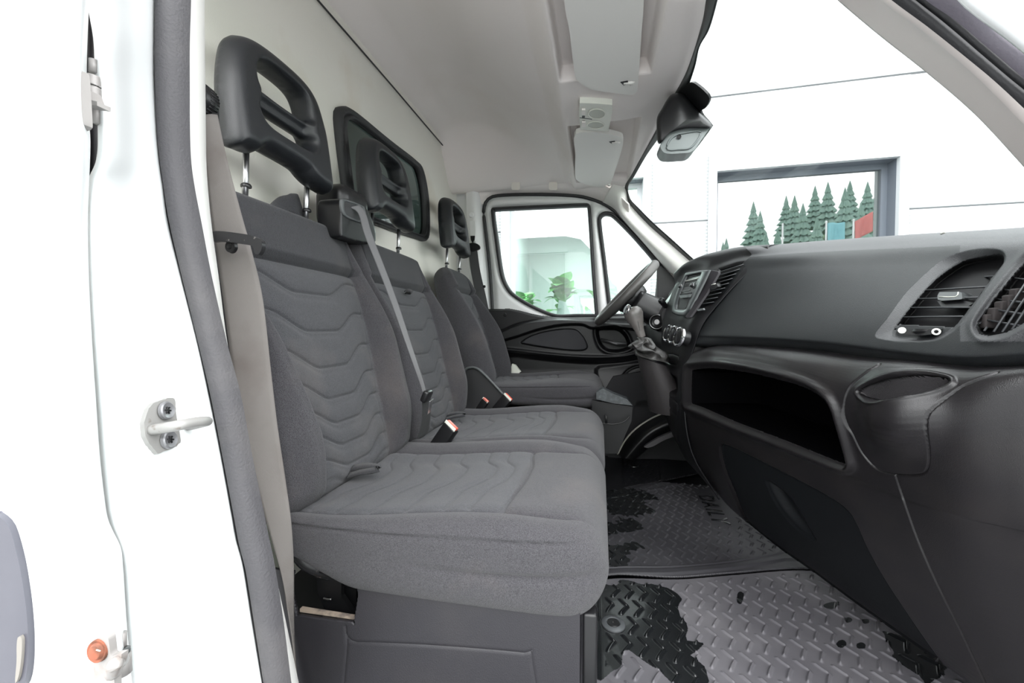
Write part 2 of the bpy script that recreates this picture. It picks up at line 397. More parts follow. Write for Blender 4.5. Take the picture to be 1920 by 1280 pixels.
# what stands behind the bulkhead window: the dark load bay with one lit opening
lb = mat('load_bay_lining', (0.12, 0.125, 0.12), 0.8)
for nm, c, s in (('floor_load_bay', (-1.9, 1.2, -.03), (2.3, 1.9, .05)), ('wall_load_bay_left', (-1.9, 2.17, .9), (2.3, .04, 1.9)), ('wall_load_bay_right', (-1.9, .23, .9), (2.3, .04, 1.9)), ('ceiling_load_bay', (-1.9, 1.2, 1.87), (2.3, 1.9, .04))):
    struct(rbox(nm, c, s, lb, r=0))
o = slab('wall_load_bay_rear', [(-3.05, .2, -.05), (-3.05, 2.2, -.05), (-3.05, 2.2, .72), (-3.05, .2, .72)], (-.04, 0, 0), lb, r=0); struct(o)
o = slab('trim_1', [(-3.05, .2, 1.25), (-3.05, 2.2, 1.25), (-3.05, 2.2, 1.9), (-3.05, .2, 1.9)], (-.04, 0, 0), lb, r=0); struct(o)

# ceiling headliner
hp = [(1325, 0), (1318, 40), (1300, 100), (1284, 142), (1262, 182), (1240, 225), (1226, 252), (1205, 290), (1184, 328), (1172, 352)]
hpt = [onws(*p) for p in hp]
HY = np.array([p.y for p in hpt]); HX = np.array([p.x for p in hpt]); HZ = np.array([p.z for p in hpt]); od = np.argsort(HY); HY, HX, HZ = HY[od], HX[od], HZ[od]
HY = np.r_[.36, .60, .74, HY]; HX = np.r_[.02, .135, .18, HX]; HZ = np.r_[1.17, 1.20, 1.21, HZ]
def hfront(y):
    y2 = np.clip(y, HY[0], HY[-1]); return np.interp(y2, HY, HX), np.interp(y2, HY, HZ)
def ceil_z(X, Y):
    """height of the headliner before the visor pockets"""
    z = 1.43 + 0.035 * sst(-.71, -.60, X) - 0.02 * sst(-.58, -.30, X) - 0.175 * sst(-.52, -.105, X)
    z -= 0.055 * sst(-.175, -.105, X)
    return z
def headliner():
    n, m = 300, 360
    ys = np.linspace(.36, 1.945, m); s = np.linspace(0, 1, n)
    S, Yg = np.meshgrid(s, ys, indexing='ij'); fx, fz = hfront(Yg)
    X = WX + .003 + (fx - WX) * S
    z = ceil_z(X, Yg)
    k = sst(-.02, 1, (X - .02) / np.maximum(fx - .02, .01)); z = z * (1 - k) + fz * k
    # pockets the visors fold into, and the step between them
    def pocket(y0, y1, d, r=.008):
        a = sst(-.098 - r, -.098, X) * (1 - sst(.105, .105 + r * 2, X)); b = sst(y0 - r, y0, Yg) * (1 - sst(y1, y1 + r, Yg)); return d * a * b
    z = z + pocket(.50, 1.082, .034) + pocket(1.335, 1.83, .034)
    # side: folds down to the door openings
    e = np.maximum(sst(1.66, 1.93, Yg), sst(.66, .42, Yg)); drop = np.maximum(z - 1.238, 0) * np.clip(e, 0, 1) ** 2.2
    z = z - drop
    G = np.stack([X, Yg, z], -1); global HLG; HLG = G
    return grid('ceiling', G, PLH)
HLN = headliner()
struct(HLN, 'pale grey felt headliner')
# black welt between the headliner and bulkhead
wt = [at(px, py, X=WX + .016) for px, py in ((560, -42), (600, 5), (725, 149), (800, 237), (871, 320))]
o = tube('trim_2', wt, .0026, RUB, smooth=4, seg=8); struct(o)
# far side wall: body side above and behind the driver door
dseal = [(925, 620), (924, 575), (919, 500), (909, 410), (909, 390), (916, 375), (936, 368), (1000, 366), (1071, 368), (1106, 374), (1141, 389), (1172, 416), (1211, 461), (1247, 504), (1290, 556)]
DSL = outline(dseal, 80, closed=False)
YD = 1.97
ds3 = [at(px, py, Y=YD) for px, py in DSL]
def far_wall():
    n = 80; top = []
    for i, p in enumerate(ds3):
        top.append(p)
    out = []
    for p in top:
        # the strip from the door seal outwards to the headliner edge / bulkhead
        if p.x < -.49 and p.z < 1.17: o_ = Vector((WX + .004, 1.90, p.z))
        else:
            fx = np.clip(p.x, WX, 1.0); z_ = max(1.19, p.z + .02)
            o_ = Vector((p.x - .0, 1.925, max(1.215, p.z + .03)))
            if p.x < -.47: o_ = Vector((WX + .004 + (p.x + .56) * 2.2 if p.x > -.56 else WX + .004, 1.92, 1.215))
        out.append(o_)
    return top, out
top, out_ = far_wall()
# B pillar trim on the far side (pale, carries the belt guide)
bp_px = [((874, 330), (905, 330)), ((874, 384), (907, 384)), ((876, 450), (911, 450)), ((880, 520), (918, 520)), ((890, 620), (924, 620)), ((900, 760), (930, 760))]
C = [[at(a[0], a[1], Y=1.93), at((a[0] + b[0]) / 2, a[1], Y=1.925), at(b[0], b[1], Y=YD)] for a, b in bp_px]
o = grid('trim_3', patch(C, 60, 24), WHITEIN, thick=.006); struct(o, 'pale pillar trim behind the driver door')
# band over the door between headliner and seal
ov = [(860, 322), (885, 334), (905, 350), (930, 352), (1000, 352), (1071, 352), (1110, 356), (1150, 372), (1180, 398)]
sl = [(880, 392), (896, 390), (909, 386), (930, 369), (1000, 366), (1071, 368), (1108, 374), (1143, 389), (1172, 416)]
C = [[at(*a, Y=1.90) for a in [(p[0], p[1] - 16) for p in ov]], [at(*a, Y=1.925) for a in [(p[0], p[1] - 2) for p in ov]], [at(*a, Y=YD - .004) for a in [(p[0], p[1] - 5) for p in sl]]]
o = grid('trim_4', patch(C, 40, 120), PLH, thick=.006, flip=True); struct(o, 'felt edge of the headliner above the driver door')
# far windscreen pillar trim
wsf = [(1158, 328), (1172, 353), (1177, 377), (1190, 394), (1220, 425), (1258, 458), (1300, 495), (1330, 522)]
dsf = [(1128, 382), (1150, 393), (1163, 407), (1172, 416), (1200, 447), (1232, 484), (1262, 520), (1290, 552)]
C = [[onws(*p, off=.004) for p in wsf], [(onws(*p, off=.03) * .5 + at(*q_, Y=YD) * .5) + Vector((-.02, -.01, 0)) * min(1, k_ / 3) for k_, (p, q_) in enumerate(zip(wsf, dsf))], [at(*p, Y=YD) for p in dsf]]
o = grid('trim_5', patch(C, 30, 90), mat('pale_ivory_trim', (0.74, 0.73, 0.70), 0.6, bump=(500, .15, 'noise'), spec=.3), thick=.006, flip=True); struct(o, 'ivory trim on the far windscreen pillar')
# ---- near jamb (pillar beside the camera)
jy = [-60, 0, 75, 150, 240, 300, 350, 420, 520, 640, 740, 840, 960, 1010, 1060, 1160, 1280, 1340]
jl = [162, 163, 175, 178, 183, 180, 160, 153, 154, 160, 170, 178, 188, 198, 214, 222, 232, 240]      # outer (left) edge
sL = [275, 273, 272, 272, 276, 281, 288, 298, 322, 352, 374, 394, 416, 425, 438, 454, 474, 486]      # left of the seal
sR = [346, 345, 343, 343, 344, 347, 354, 367, 387, 415, 441, 460, 484, 494, 505, 521, 537, 545]      # right of the seal
jr = [384, 383, 383, 384, 385, 386, 389, 396, 410, 426, 442, 462, 488, 500, 513, 535, 560, 572]      # inner edge of the pillar
C = []
for y, a, b in zip(jy, jl, sL):
    mrow = [at(a, y, Y=.238), at(a + .16 * (b - a), y, Y=.236), at(a + .40 * (b - a), y, Y=.250), at(a + .75 * (b - a), y, Y=.285), at(b + 18, y, Y=.325)]
    C.append(mrow)
jm = patch(C, 260, 90)
o = grid('wall_right', jm, WHITE, thick=.004); struct(o, 'white door jamb with the striker plate')
C = [[at(b - 6, y, Y=.345), at(b + 2, y, Y=.352), at(max(c_, b + 6), y, Y=.40), at(max(c_, b + 6) - 6, y, Y=.50)] for y, b, c_ in zip(jy, sR, jr)]
o = grid('trim_6', patch(C, 160, 40), mat('pillar_inner_paint', (0.82, 0.81, 0.78), 0.4), thick=.004); struct(o, 'white inner face of the near pillar')
# ---- near windscreen pillar: trim band, then painted body outside the seals
e1 = [(1330, -200), (1440, -125), (1545, -40), (1590, 0), (1660, 58), (1750, 128), (1840, 205), (1920, 290), (1975, 352), (2040, 430), (2130, 545), (2220, 680)]
e2 = [(1430, -200), (1540, -115), (1640, -40), (1682, 0), (1745, 45), (1815, 103), (1868, 152), (1925, 210), (1985, 275), (2060, 350), (2160, 465), (2260, 600)]
C = [[onws(*p, off=.0) for p in e1], [onws(*p, off=.02) + Vector((-.004, -.02, 0)) for p in [((a[0] * .6 + b[0] * .4), (a[1] * .6 + b[1] * .4)) for a, b in zip(e1, e2)]],
     [at(*p, Y=.45) for p in e2], [at(p[0] + 22, p[1] - 14, Y=.445) for p in e2]]
o = grid('trim_7', patch(C, 40, 120), mat('near_pillar_trim', (0.72, 0.66, 0.63), 0.55, bump=(500, .1, 'noise')), thick=.006); struct(o, 'pale trim on the near windscreen pillar')
e4 = [(1600, -190), (1700, -115), (1800, -40), (1838, -4), (1885, 32), (1925, 62), (1985, 112), (2040, 165), (2140, 265), (2240, 375)]
C = [[at(p[0] - 14, p[1] + 12, Y=.37) for p in e4], [at(p[0] + 10, p[1] - 6, Y=.36) for p in e4], [at(p[0] + 120, p[1] - 90, Y=.35) for p in e4]]
o = grid('trim_8', patch(C, 20, 60), WHITE, thick=.004); struct(o, 'white painted body corner above the door opening')
# door opening rubber seals on the near side
def seal(name, pl, pr, Y, label, m=RUBG, ridge=True):
    rows = []
    for (a, b) in zip(pl, pr):
        A = at(*a, Y=Y); B = at(*b, Y=Y); rows.append((A, B))
    P = resamp(cat([list(A) + list(B) for A, B in rows], 10), 160); G = []
    prof = [(0, .012), (0, 0), (.05, -.35), (.16, -.55), (.34, -.55), (.43, -.25), (.49, .12), (.53, .12), (.58, -.25), (.66, -.62), (.82, -.62), (.95, -.35), (1, 0), (1, .3)]
    for r in P:
        A, B = r[:3], r[3:]; w_ = np.linalg.norm(B - A); G.append([A + (B - A) * u + np.array([0, 1, 0]) * v * w_ * .5 for u, v in prof])
    o = grid(name, np.array(G), m); return tag(o, label, 'door seal')
seal('door_seal', [(a, y) for a, y in zip(sL, jy)], [(a, y) for a, y in zip(sR, jy)], .335, 'grey rubber door seal curving down the near white jamb beside the striker')
sa = [(1428, -190), (1530, -110), (1628, -40), (1672, 0), (1742, 52), (1812, 108), (1865, 152), (1925, 208), (1985, 268), (2050, 330), (2150, 440), (2250, 560)]
sb = [(1490, -190), (1590, -115), (1690, -40), (1732, 0), (1790, 40), (1850, 90), (1890, 124), (1930, 160), (1990, 215), (2060, 275), (2160, 380), (2260, 500)]
seal('door_seal', sa, sb, .42, 'black rubber door seal across the top right corner, next to the pink-white pillar trim', RUB)
sa2 = [(1495, -190), (1595, -115), (1695, -40), (1736, 0), (1794, 40), (1853, 90), (1892, 123), (1932, 158), (1992, 212), (2060, 272), (2160, 377), (2260, 497)]
sb2 = [(1606, -190), (1706, -115), (1806, -40), (1843, 0), (1885, 32), (1905, 48), (1925, 62), (1950, 85), (2010, 135), (2070, 190), (2165, 285), (2260, 395)]
seal('door_seal', sa2, sb2, .39, 'worn grey outer rubber seal at the top right corner, nearest the body corner', mat('worn_outer_rubber', (.11, .10, .12), .6, bump=(400, .4, 'noise')))
# ---- firewall and footwell under the dash
FWL = mat('firewall_lining', (0.016, 0.016, 0.018), 0.8, bump=(200, .5, 'noise'))
o = slab('wall_front', [(.86, .36, -.05), (.86, 2.05, -.05), (.86, 2.05, .74), (.86, .36, .74)], (.03, 0, 0), FWL, r=0); struct(o)
C = [[Vector((.66, y, .010)) for y in (.36, .9, 1.5, 2.04)], [Vector((.72, y, .05)) for y in (.36, .9, 1.5, 2.04)], [Vector((.84, y, .30)) for y in (.36, .9, 1.5, 2.04)]]
o = grid('trim_9', patch(C, 30, 20), mat('carpet_black', (.02, .02, .022), .95, bump=(300, .8, 'noise', .003)), thick=.01); struct(o)
o = slab('wall_left', [(WX - .01, 2.0, 0), (-.54, 2.0, 0), (-.54, 2.0, 1.3), (WX - .01, 2.0, 1.3)], (0, .03, 0), WHITEIN, r=0); struct(o)
# near sill
o = rbox('trim_10', (0.0, .33, -.02), (1.5, .07, .05), SATIN, r=.012); struct(o, 'door sill')
# outer body (seen reflected in the building windows)
body = mat('body_outer_paint', (.70, .74, .73), .4)
o = slab('wall_outer_left', [(-3.1, 2.09, -.5), (WX + .12, 2.09, -.5), (WX + .12, 2.09, 1.27), (.10, 2.09, 1.27), (-.06, 2.09, 1.55), (-.30, 2.09, 1.92), (-.48, 2.09, 2.12), (-.75, 2.09, 2.19), (-3.1, 2.09, 2.2)], (0, .03, 0), body, r=0); struct(o)
o = slab('wall_outer_low', [(WX, 2.05, -.5), (1.3, 2.05, -.5), (1.3, 2.05, .35), (.9, 2.05, .52), (.3, 2.05, .55), (WX, 2.05, .56)], (0, .03, 0), body, r=0); struct(o)
o = slab('trim_11', [(WX, .28, 1.62), (WX, 2.1, 1.62), (.12, 2.0, 1.30), (.12, .4, 1.30)], (0, 0, .03), body, r=0); struct(o)
o = rbox('trim_12', (-1.9, 1.2, 1.93), (2.4, 1.95, .04), body, r=0); struct(o)
C = [[Vector((.88, y, .70)) for y in (.36, 1.2, 2.04)], [Vector((1.2, y, .55)) for y in (.36, 1.2, 2.04)], [Vector((1.38, y, .1)) for y in (.36, 1.2, 2.04)], [Vector((1.4, y, -.4)) for y in (.36, 1.2, 2.04)]]
o = grid('trim_13', patch(C, 20, 12), body, thick=.01); struct(o, 'bonnet')

# ---- windscreen
w2 = empty('window_2', (.4, 1.2, .95), kind='structure')
def windscreen():
    ys = np.linspace(.46, 1.93, 60); rows = []
    for s in np.linspace(0, 1, 40):
        r = []
        for y in ys:
            zt = 1.235 - .02 * ((y - 1.2) / .7) ** 2; z = zt + (.66 - zt) * s; r.append((ws_x(y, z), y, z))
        rows.append(r)
    return grid('glass', np.array(rows), GLASS, w2)
windscreen()
# black band round the windscreen edge (continuous from header round the corner and down)
bo = [(1330, -30), (1325, 0), (1318, 40), (1300, 100), (1284, 142), (1262, 182), (1240, 225), (1226, 252), (1205, 290), (1184, 328), (1172, 350), (1176, 376), (1190, 394), (1220, 425), (1258, 458), (1300, 495), (1340, 530)]
bi = [(1352, -30), (1346, 0), (1330, 55), (1312, 88), (1302, 130), (1280, 190), (1256, 232), (1236, 258), (1212, 292), (1190, 330), (1178, 350), (1182, 372), (1196, 388), (1226, 418), (1264, 452), (1306, 490), (1348, 524)]
C = [[onws(*p, off=.006) for p in bo], [onws(*p, off=.003) for p in bi]]
o = grid('black_border', patch(C, 4, 160), mat('ceramic_black', (.015, .017, .018), .35), w2, thick=.002)
# ================================================================ DRIVER DOOR (far side)
door = empty('door_1', (-.5, YD, .1), 'white driver door with black inner trim', kind='structure')
win_o = [(921, 395), (922, 391), (927, 389), (985, 386), (1050, 383), (1098, 381), (1104, 383), (1107, 390), (1110, 430), (1115, 510), (1120, 575), (1121, 592), (1116, 594), (1080, 594), (1047, 595), (1024, 589), (991, 574), (961, 555), (947, 538), (937, 511), (928, 450), (923, 415)]
win_o = outline(win_o, 160, k=4)
qw = [(1121, 420), (1123, 404), (1132, 397), (1144, 397), (1156, 404), (1190, 438), (1225, 478), (1236, 492), (1240, 505), (1236, 556), (1230, 590), (1190, 594), (1150, 594), (1143, 588), (1138, 560), (1130, 490)]
qw = outline(qw, 140, k=4)
def shrink(poly, d):
    c = np.asarray(poly); t = np.roll(c, -1, 0) - np.roll(c, 1, 0); t /= np.linalg.norm(t, axis=1, keepdims=True)
    n = np.stack([t[:, 1], -t[:, 0]], 1)
    a = 0.5 * np.sum(c[:, 0] * np.roll(c[:, 1], -1) - np.roll(c[:, 0], -1) * c[:, 1])
    if a > 0: n = -n
    return c + n * d
def doorframe():
    xs = np.linspace(902, 1330, 620); ys = np.linspace(358, 640, 410)
    PX, PY = np.meshgrid(xs, ys, indexing='ij'); P = np.stack([PX, PY], -1)
    dray = np.array([list(FW)]) + ((PX - 960) / F)[..., None] * np.array(list(RT)) + ((640 - PY) / F)[..., None] * np.array(list(UP))
    outer = np.vstack([DSL, [(1330, 640), (925, 640)]]); do = sdf(P, outer); dw = np.minimum(sdf(P, win_o), sdf(P, qw))
    Yd = YD + .012 - .018 * sst(0, 14, -do) * sst(0, 9, dw)
    G = np.array(list(CAMLOC)) + dray * (Yd / dray[..., 1])[..., None]
    return grid('window_frame', G, WHITEIN, door, mask=((do < 1) & (dw > -2)), thick=.01)
doorframe()
for nm, pl, w_, k in (('window_seal', win_o, 6.0, 0), ('quarter_window_seal', qw, 7.0, 1)):
    outp = [at(*p, Y=YD - .006) for p in shrink(pl, -.5)]; inn = [at(*p, Y=YD - .006) for p in shrink(pl, w_)]
    band(nm, outp, inn, RUB, door, depth=(0, .022, 0))
mk('window_glass', [at(*p, Y=YD + .012) for p in shrink(win_o, 4)], [list(range(len(win_o)))], GLASSD, door, False)
mk('quarter_glass', [at(*p, Y=YD + .012) for p in shrink(qw, 5)], [list(range(len(qw)))], GLASSD, door, False)
# black door-opening seal
o = tube('door_seal', [p + Vector((0, -.012, 0)) for p in ds3], .0075, RUB, smooth=0, seg=10)
tag(o, 'black rubber seal round the far driver door opening, below the headliner edge', 'door seal')
# division bar between the panes sits in the frame already; dark triangle of the mirror base
mb = [(1233, 503), (1238, 498), (1256, 512), (1276, 532), (1302, 562), (1302, 600), (1228, 600), (1234, 556)]
slab('mirror_base_cover', [at(*p, Y=YD - .024) for p in mb], (0, .014, 0), BLACK, door, r=0)
slab('quarter_post', [at(*p, Y=YD - .02) for p in ((1232, 496), (1238, 500), (1236, 560), (1232, 600), (1226, 600), (1231, 556))], (0, .012, 0), SATIN, door, r=.001)
def doorcard():
    xs = np.linspace(915, 1360, 560); ys = np.linspace(572, 900, 420)
    PX, PY = np.meshgrid(xs, ys, indexing='ij'); P = np.stack([PX, PY], -1)
    dray = np.array(list(FW)) + ((PX - 960) / F)[..., None] * np.array(list(RT)) + ((640 - PY) / F)[..., None] * np.array(list(UP))
    topl = cat([(900, 578), (936, 579), (954, 578), (976, 582), (1000, 588), (1024, 592), (1060, 594), (1118, 593), (1160, 592), (1240, 590), (1360, 590)], 6)
    ty = np.interp(PX, topl[:, 0], topl[:, 1])
    D = np.zeros(PX.shape) + .03                                     # how far it stands in from the skin
    D += .022 * sst(0, 5, PY - ty)
    A = cat([(900, 640), (958, 611), (990, 602), (1024, 598), (1060, 597), (1118, 600), (1170, 604), (1240, 606), (1360, 610)], 6)
    B = cat([(900, 650), (960, 634), (985, 626), (1010, 618), (1050, 610), (1090, 609), (1112, 616), (1150, 612), (1185, 618), (1360, 640)], 6)
    ya = np.interp(PX, A[:, 0], A[:, 1]); yb = np.interp(PX, B[:, 0], B[:, 1])
    D += .035 * sst(-2, 5, PY - ya) * (1 - sst(-3, 2, PY - yb))
    pan = outline([(977, 642), (992, 631), (1018, 622), (1052, 616.5), (1078, 617), (1090, 626), (1099, 640), (1101, 652), (1090, 657), (1060, 656), (1020, 651), (985, 645)], 80)
    dp = sdf(P, pan); D += .008 * sst(2.5, -2.5, dp) - .003 * np.exp(-(dp / 1.5) ** 2)
    sc_ = outline([(1119, 618), (1140, 614), (1160, 616), (1174, 628), (1181, 645), (1180, 653), (1160, 659), (1138, 657), (1124, 644)], 60)
    ds_ = sdf(P, sc_); D += .006 * np.exp(-((ds_ - 3) / 3) ** 2); D -= .030 * sst(1.5, -5, ds_)
    L_ = cat([(900, 652), (960, 656), (1030, 664), (1100, 669), (1160, 668), (1200, 660), (1260, 640), (1360, 640)], 6); yl = np.interp(PX, L_[:, 0], L_[:, 1])
    D += .008 * np.exp(-((PY - yl) / 3) ** 2); D -= .028 * sst(3, 14, PY - yl)
    pk = outline([(1118, 692), (1150, 684), (1200, 678), (1260, 680), (1260, 790), (1200, 790), (1160, 770), (1130, 730)], 60)
    dk = sdf(P, pk); D += .03 * sst(0, 60, PY - 690) + .012 * sst(5, -5, dk)
    spk = np.hypot(PX - 1203, PY - 728) - 42; D -= .006 * np.exp(-(spk / 2) ** 2); D += .004 * sst(2, -6, spk)
    Yd = YD - D; G = np.array(list(CAMLOC)) + dray * (Yd / dray[..., 1])[..., None]
    ok = PY > ty
    o = grid('door_card', G, BLACK, door, mask=(ok & (dp > -2)))
    g2 = grid('fabric_insert', G, mat('door_insert_cloth', (.034, .034, .038), .9, bump=(700, .5, 'noise')), o, mask=(dp < 0))
    # clips on the cap
    a = at(947, 590, Y=YD - .056); lathe('clip', [(0, .003), (.006, .003), (.008, 0)], a, (0, -1, 0), SATIN, o, 20)
    return o
card = doorcard()
hd = [at(1127, 637, Y=1.925), at(1140, 640, Y=1.905), at(1158, 645, Y=1.90), at(1175, 645, Y=1.915)]
tube('inner_handle', hd, .0085, mat('dull_dark_metal', (.06, .06, .062), .3, .6), door, seg=10, prof=[(math.cos(a) * .6, math.sin(a) * 1.0) for a in np.linspace(0, 2 * PI, 12, endpoint=False)])

# ---- step well and wheel arch lip at the far sill
o = slab('trim_14', [at(1150, 706, Y=1.90), at(1240, 690, Y=1.90), at(1330, 720, Y=1.90), at(1330, 860, Y=1.90), at(1140, 860, Y=1.90), at(1128, 740, Y=1.90)], (0, .03, 0), FWL, r=.004); struct(o)
arc = [at(1158, 852, Y=1.80), at(1172, 826, Y=1.80), at(1192, 804, Y=1.80), at(1222, 784, Y=1.80), at(1258, 768, Y=1.80)]
o = tube('trim_15', arc, .004, mat('pale_edge_trim', (.40, .38, .34), .6), seg=8); struct(o, 'pale edge of the far step well')
C = [[at(*p, Y=1.80) for p in ((1158, 852), (1172, 826), (1192, 804), (1222, 784), (1262, 767))], [at(*p, Y=1.74) for p in ((1172, 860), (1196, 832), (1218, 812), (1244, 798), (1290, 780))], [at(*p, Y=1.78) for p in ((1190, 862), (1214, 842), (1236, 826), (1262, 812), (1300, 800))]]
o = grid('trim_16', patch(C, 30, 50), SATIN, thick=.004); struct(o, 'moulded black step cover')
o = slab('trim_17', [at(*p, Y=1.72) for p in outline([(1208, 838), (1232, 822), (1270, 806), (1285, 806), (1283, 812), (1248, 824), (1222, 838)], 30, k=3)], (0, .02, 0), mat('worn_grey_plastic', (.10, .095, .10), .6, bump=(500, .8, 'noise', .002)), r=.001); struct(o)

# ================================================================ OUTSIDE
def onwall(px, py, off=0.0):
    d = ray(px, py); s = (4.5 + off) / (d.y + .029 * d.x); return CAMLOC + d * s
bld = empty('building', (1.0, 4.47, -.75), 'pale building clad in ribbed white panels, with two wide windows, beyond the windscreen', 'building')
CLAD = mat('pale_cladding', (.56, .575, .58), .5)
WFR = mat('pale_window_surround', (.50, .515, .53), .5)
REV = mat('grey_blue_reveal', (.11, .125, .15), .5)
PANE = glass('building_glass', (.55, .68, .64), .30)
def wpt(x, z, off=0.0): return Vector((x, 4.5 + off - .029 * x, z))
zt = onwall(1343, 322).z; zb = .55
wins = [(onwall(1343, 400).x, onwall(1683, 400).x), (onwall(952, 480).x, onwall(1206, 380).x)]
def clad(x0, x1, z0, z1):
    zs = np.arange(z0, z1, .0085); k = zs / .034 % 1; dep = .006 * np.clip(np.abs(k - .5) * 5 - .8, 0, 1)
    G = np.array([[tuple(wpt(x, z, dd)) for x in np.linspace(x0, x1, 2)] for z, dd in zip(zs, dep)])
    return grid('cladding_panel', G, CLAD, bld, thick=.02, flip=True)
seams = [-.75, .44, 1.66, 2.86, 4.1, 5.3, 6.5]
xs_ = [-7, wins[1][0] - .075, wins[1][1] + .075, wins[0][0] - .075, wins[0][1] + .075, 9]
for z0, z1 in zip(seams, seams[1:]):
    if z1 > 4.4: clad(-7, 9, z0 + .006, z1 - .006); continue
    for a, b in ((xs_[0], xs_[1]), (xs_[2], xs_[3]), (xs_[4], xs_[5])): clad(a, b, z0 + .006, z1 - .006)
for wi in wins:
    a, b = wi[0] - .075, wi[1] + .075
    for z0, z1 in ((-.75, .44), (2.86, 4.1)): clad(a, b, z0 + .006, z1 - .006)
    clad(a, b, zt + .17, 2.854)
mk('backing', [wpt(-7, -.75, .21), wpt(9, -.75, .21), wpt(9, -.74, .21), wpt(-7, -.74, .21)], [(0, 1, 2, 3)], REV, bld, False)
for z in seams[1:]:
    slab('joint', [wpt(-7, z - .0065, .004), wpt(9, z - .0065, .004), wpt(9, z + .0065, .004), wpt(-7, z + .0065, .004)], (0, .02, 0), mat('joint_grey', (.06, .065, .07), .6), bld, r=0) if z > 2.6 else None
    if z < 2.6:
        for a, b in ((xs_[0], xs_[1]), (xs_[2], xs_[3]), (xs_[4], xs_[5])):
            slab('joint', [wpt(a, z - .0065, .004), wpt(b, z - .0065, .004), wpt(b, z + .0065, .004), wpt(a, z + .0065, .004)], (0, .02, 0), mat('joint_grey', (.06, .065, .07), .6), bld, r=0)
for wi in wins:
    x0, x1 = wi; e = .075; z0 = zb
    W = empty('window', (x0, 4.5 - .029 * x0, z0)); W.parent = bld; W.location = Vector(W.location) - org(bld)
    def prism(nm, a0, b0, a1, b1, y0, y1, m, r=.003):
        return slab(nm, [wpt(a0, b0, y0), wpt(a1, b0, y0), wpt(a1, b1, y0), wpt(a0, b1, y0)], (0, y1 - y0, 0), m, W, r=r)
    prism('surround', x0 - e, z0, x0, zt + .16, -.02, .03, WFR); prism('surround', x1, z0, x1 + e, zt + .16, -.02, .03, WFR)
    prism('surround', x0, zt, x1, zt + .16, -.02, .03, WFR); prism('surround', x0 - e, z0 - .12, x1 + e, z0, -.02, .03, WFR)
    prism('reveal', x0 - .01, z0, x0, zt, .03, .22, WFR if wi is wins[1] else REV); prism('reveal', x1, z0, x1 + .01, zt, .03, .22, REV if wi is wins[0] else WFR)
    prism('reveal', x0, zt, x1, zt + .01, .03, .22, REV); prism('reveal', x0, z0 - .01, x1, z0, .03, .22, REV)
    fw = .05; fm = REV if wi is wins[0] else WFR
    prism('sash', x0, z0, x0 + fw, zt, .15, .20, fm); prism('sash', x1 - fw, z0, x1, zt, .15, .20, fm)
    prism('sash', x0 + fw, zt - fw, x1 - fw, zt, .15, .20, fm); prism('sash', x0 + fw, z0, x1 - fw, z0 + fw, .15, .20, fm)
    pn = mk('pane', [wpt(x0 + fw, z0 + fw, .17), wpt(x1 - fw, z0 + fw, .17), wpt(x1 - fw, zt - fw, .17), wpt(x0 + fw, zt - fw, .17)], [(0, 1, 2, 3)], PANE, W, False)
    # plain room behind
    rm = mat('room_paint', (.42, .45, .44), .9)
    bm = bmesh.new(); bmesh.ops.create_cube(bm, size=1)
    bmesh.ops.delete(bm, geom=[f_ for f_ in bm.faces if f_.normal.y < -.5], context='FACES')
    bm.transform(Matrix.Translation(wpt((x0 + x1) / 2, (z0 + zt) / 2, 1.45)) @ Matrix.Diagonal((x1 - x0 + .4, 2.4, zt - z0 + .4, 1)))
    me = bpy.data.meshes.new('room_lining'); bm.transform(Matrix.Translation(-org(W))); bm.to_mesh(me); bm.free(); me.materials.append(rm); link(bpy.data.objects.new('room_lining', me), W)
# potted plants on the sill inside the left window
LEAF = mat('fresh_green_leaf', (.12, .45, .12), .45, var=(12, (.30, .65, .20), .4, .7))
def leaf_mesh():
    n, m = 9, 5; G = np.zeros((n, m, 3))
    for i in range(n):
        t = i / (n - 1); w_ = .42 * math.sin(PI * min(1, t * 1.02)) ** .8 * (1 - .25 * t)
        for j in range(m):
            u = (j / (m - 1) - .5) * 2; G[i, j] = (t, u * w_ * 1.25, .16 * math.sin(t * PI) - .1 * t * t + .10 * abs(u) * w_)
    return G
LG = leaf_mesh()
def plant(base, label, h, n, R, seed, pot=True):
    rnd = random.Random(seed)
    P_ = empty('potted_plant', base, label, 'plant', 'potted plants behind the building window')
    if pot:
        lathe('pot', [(0, 0), (.045, 0), (.062, .11), (.068, .11), (.068, .125), (.058, .125), (.052, .10), (0, .10)], base, (0, 0, 1), mat('terracotta', (.55, .17, .08), .8), P_, 28)
    V = []; Fc = []; SV = []
    for k in range(n):
        a = rnd.uniform(0, 2 * PI); el = rnd.uniform(-.1, 1.0); hh = .12 + h * rnd.uniform(.15, 1); L_ = R * rnd.uniform(.7, 1.15)
        M = Matrix.Translation(Vector(base) + Vector((math.cos(a) * .03, math.sin(a) * .02, hh))) @ Matrix.Rotation(a, 4, 'Z') @ Matrix.Rotation(-el, 4, 'Y') @ Matrix.Scale(L_, 4)
        g = [M @ Vector(p) for p in LG.reshape(-1, 3)]; b_ = len(V); V += [tuple(p) for p in g]; Fc += [[i + b_ for i in q_] for q_ in gfaces(9, 5)]
    mk('leaves', V, Fc, LEAF, P_)
    tube('stem', [Vector(base) + Vector((0, 0, .09)), Vector(base) + Vector((.008, 0, .12 + h * .5)), Vector(base) + Vector((-.004, 0, .12 + h))], .006, mat('stem_green', (.10, .22, .05), .7), P_, seg=8)
    return P_
sz = zb + .05
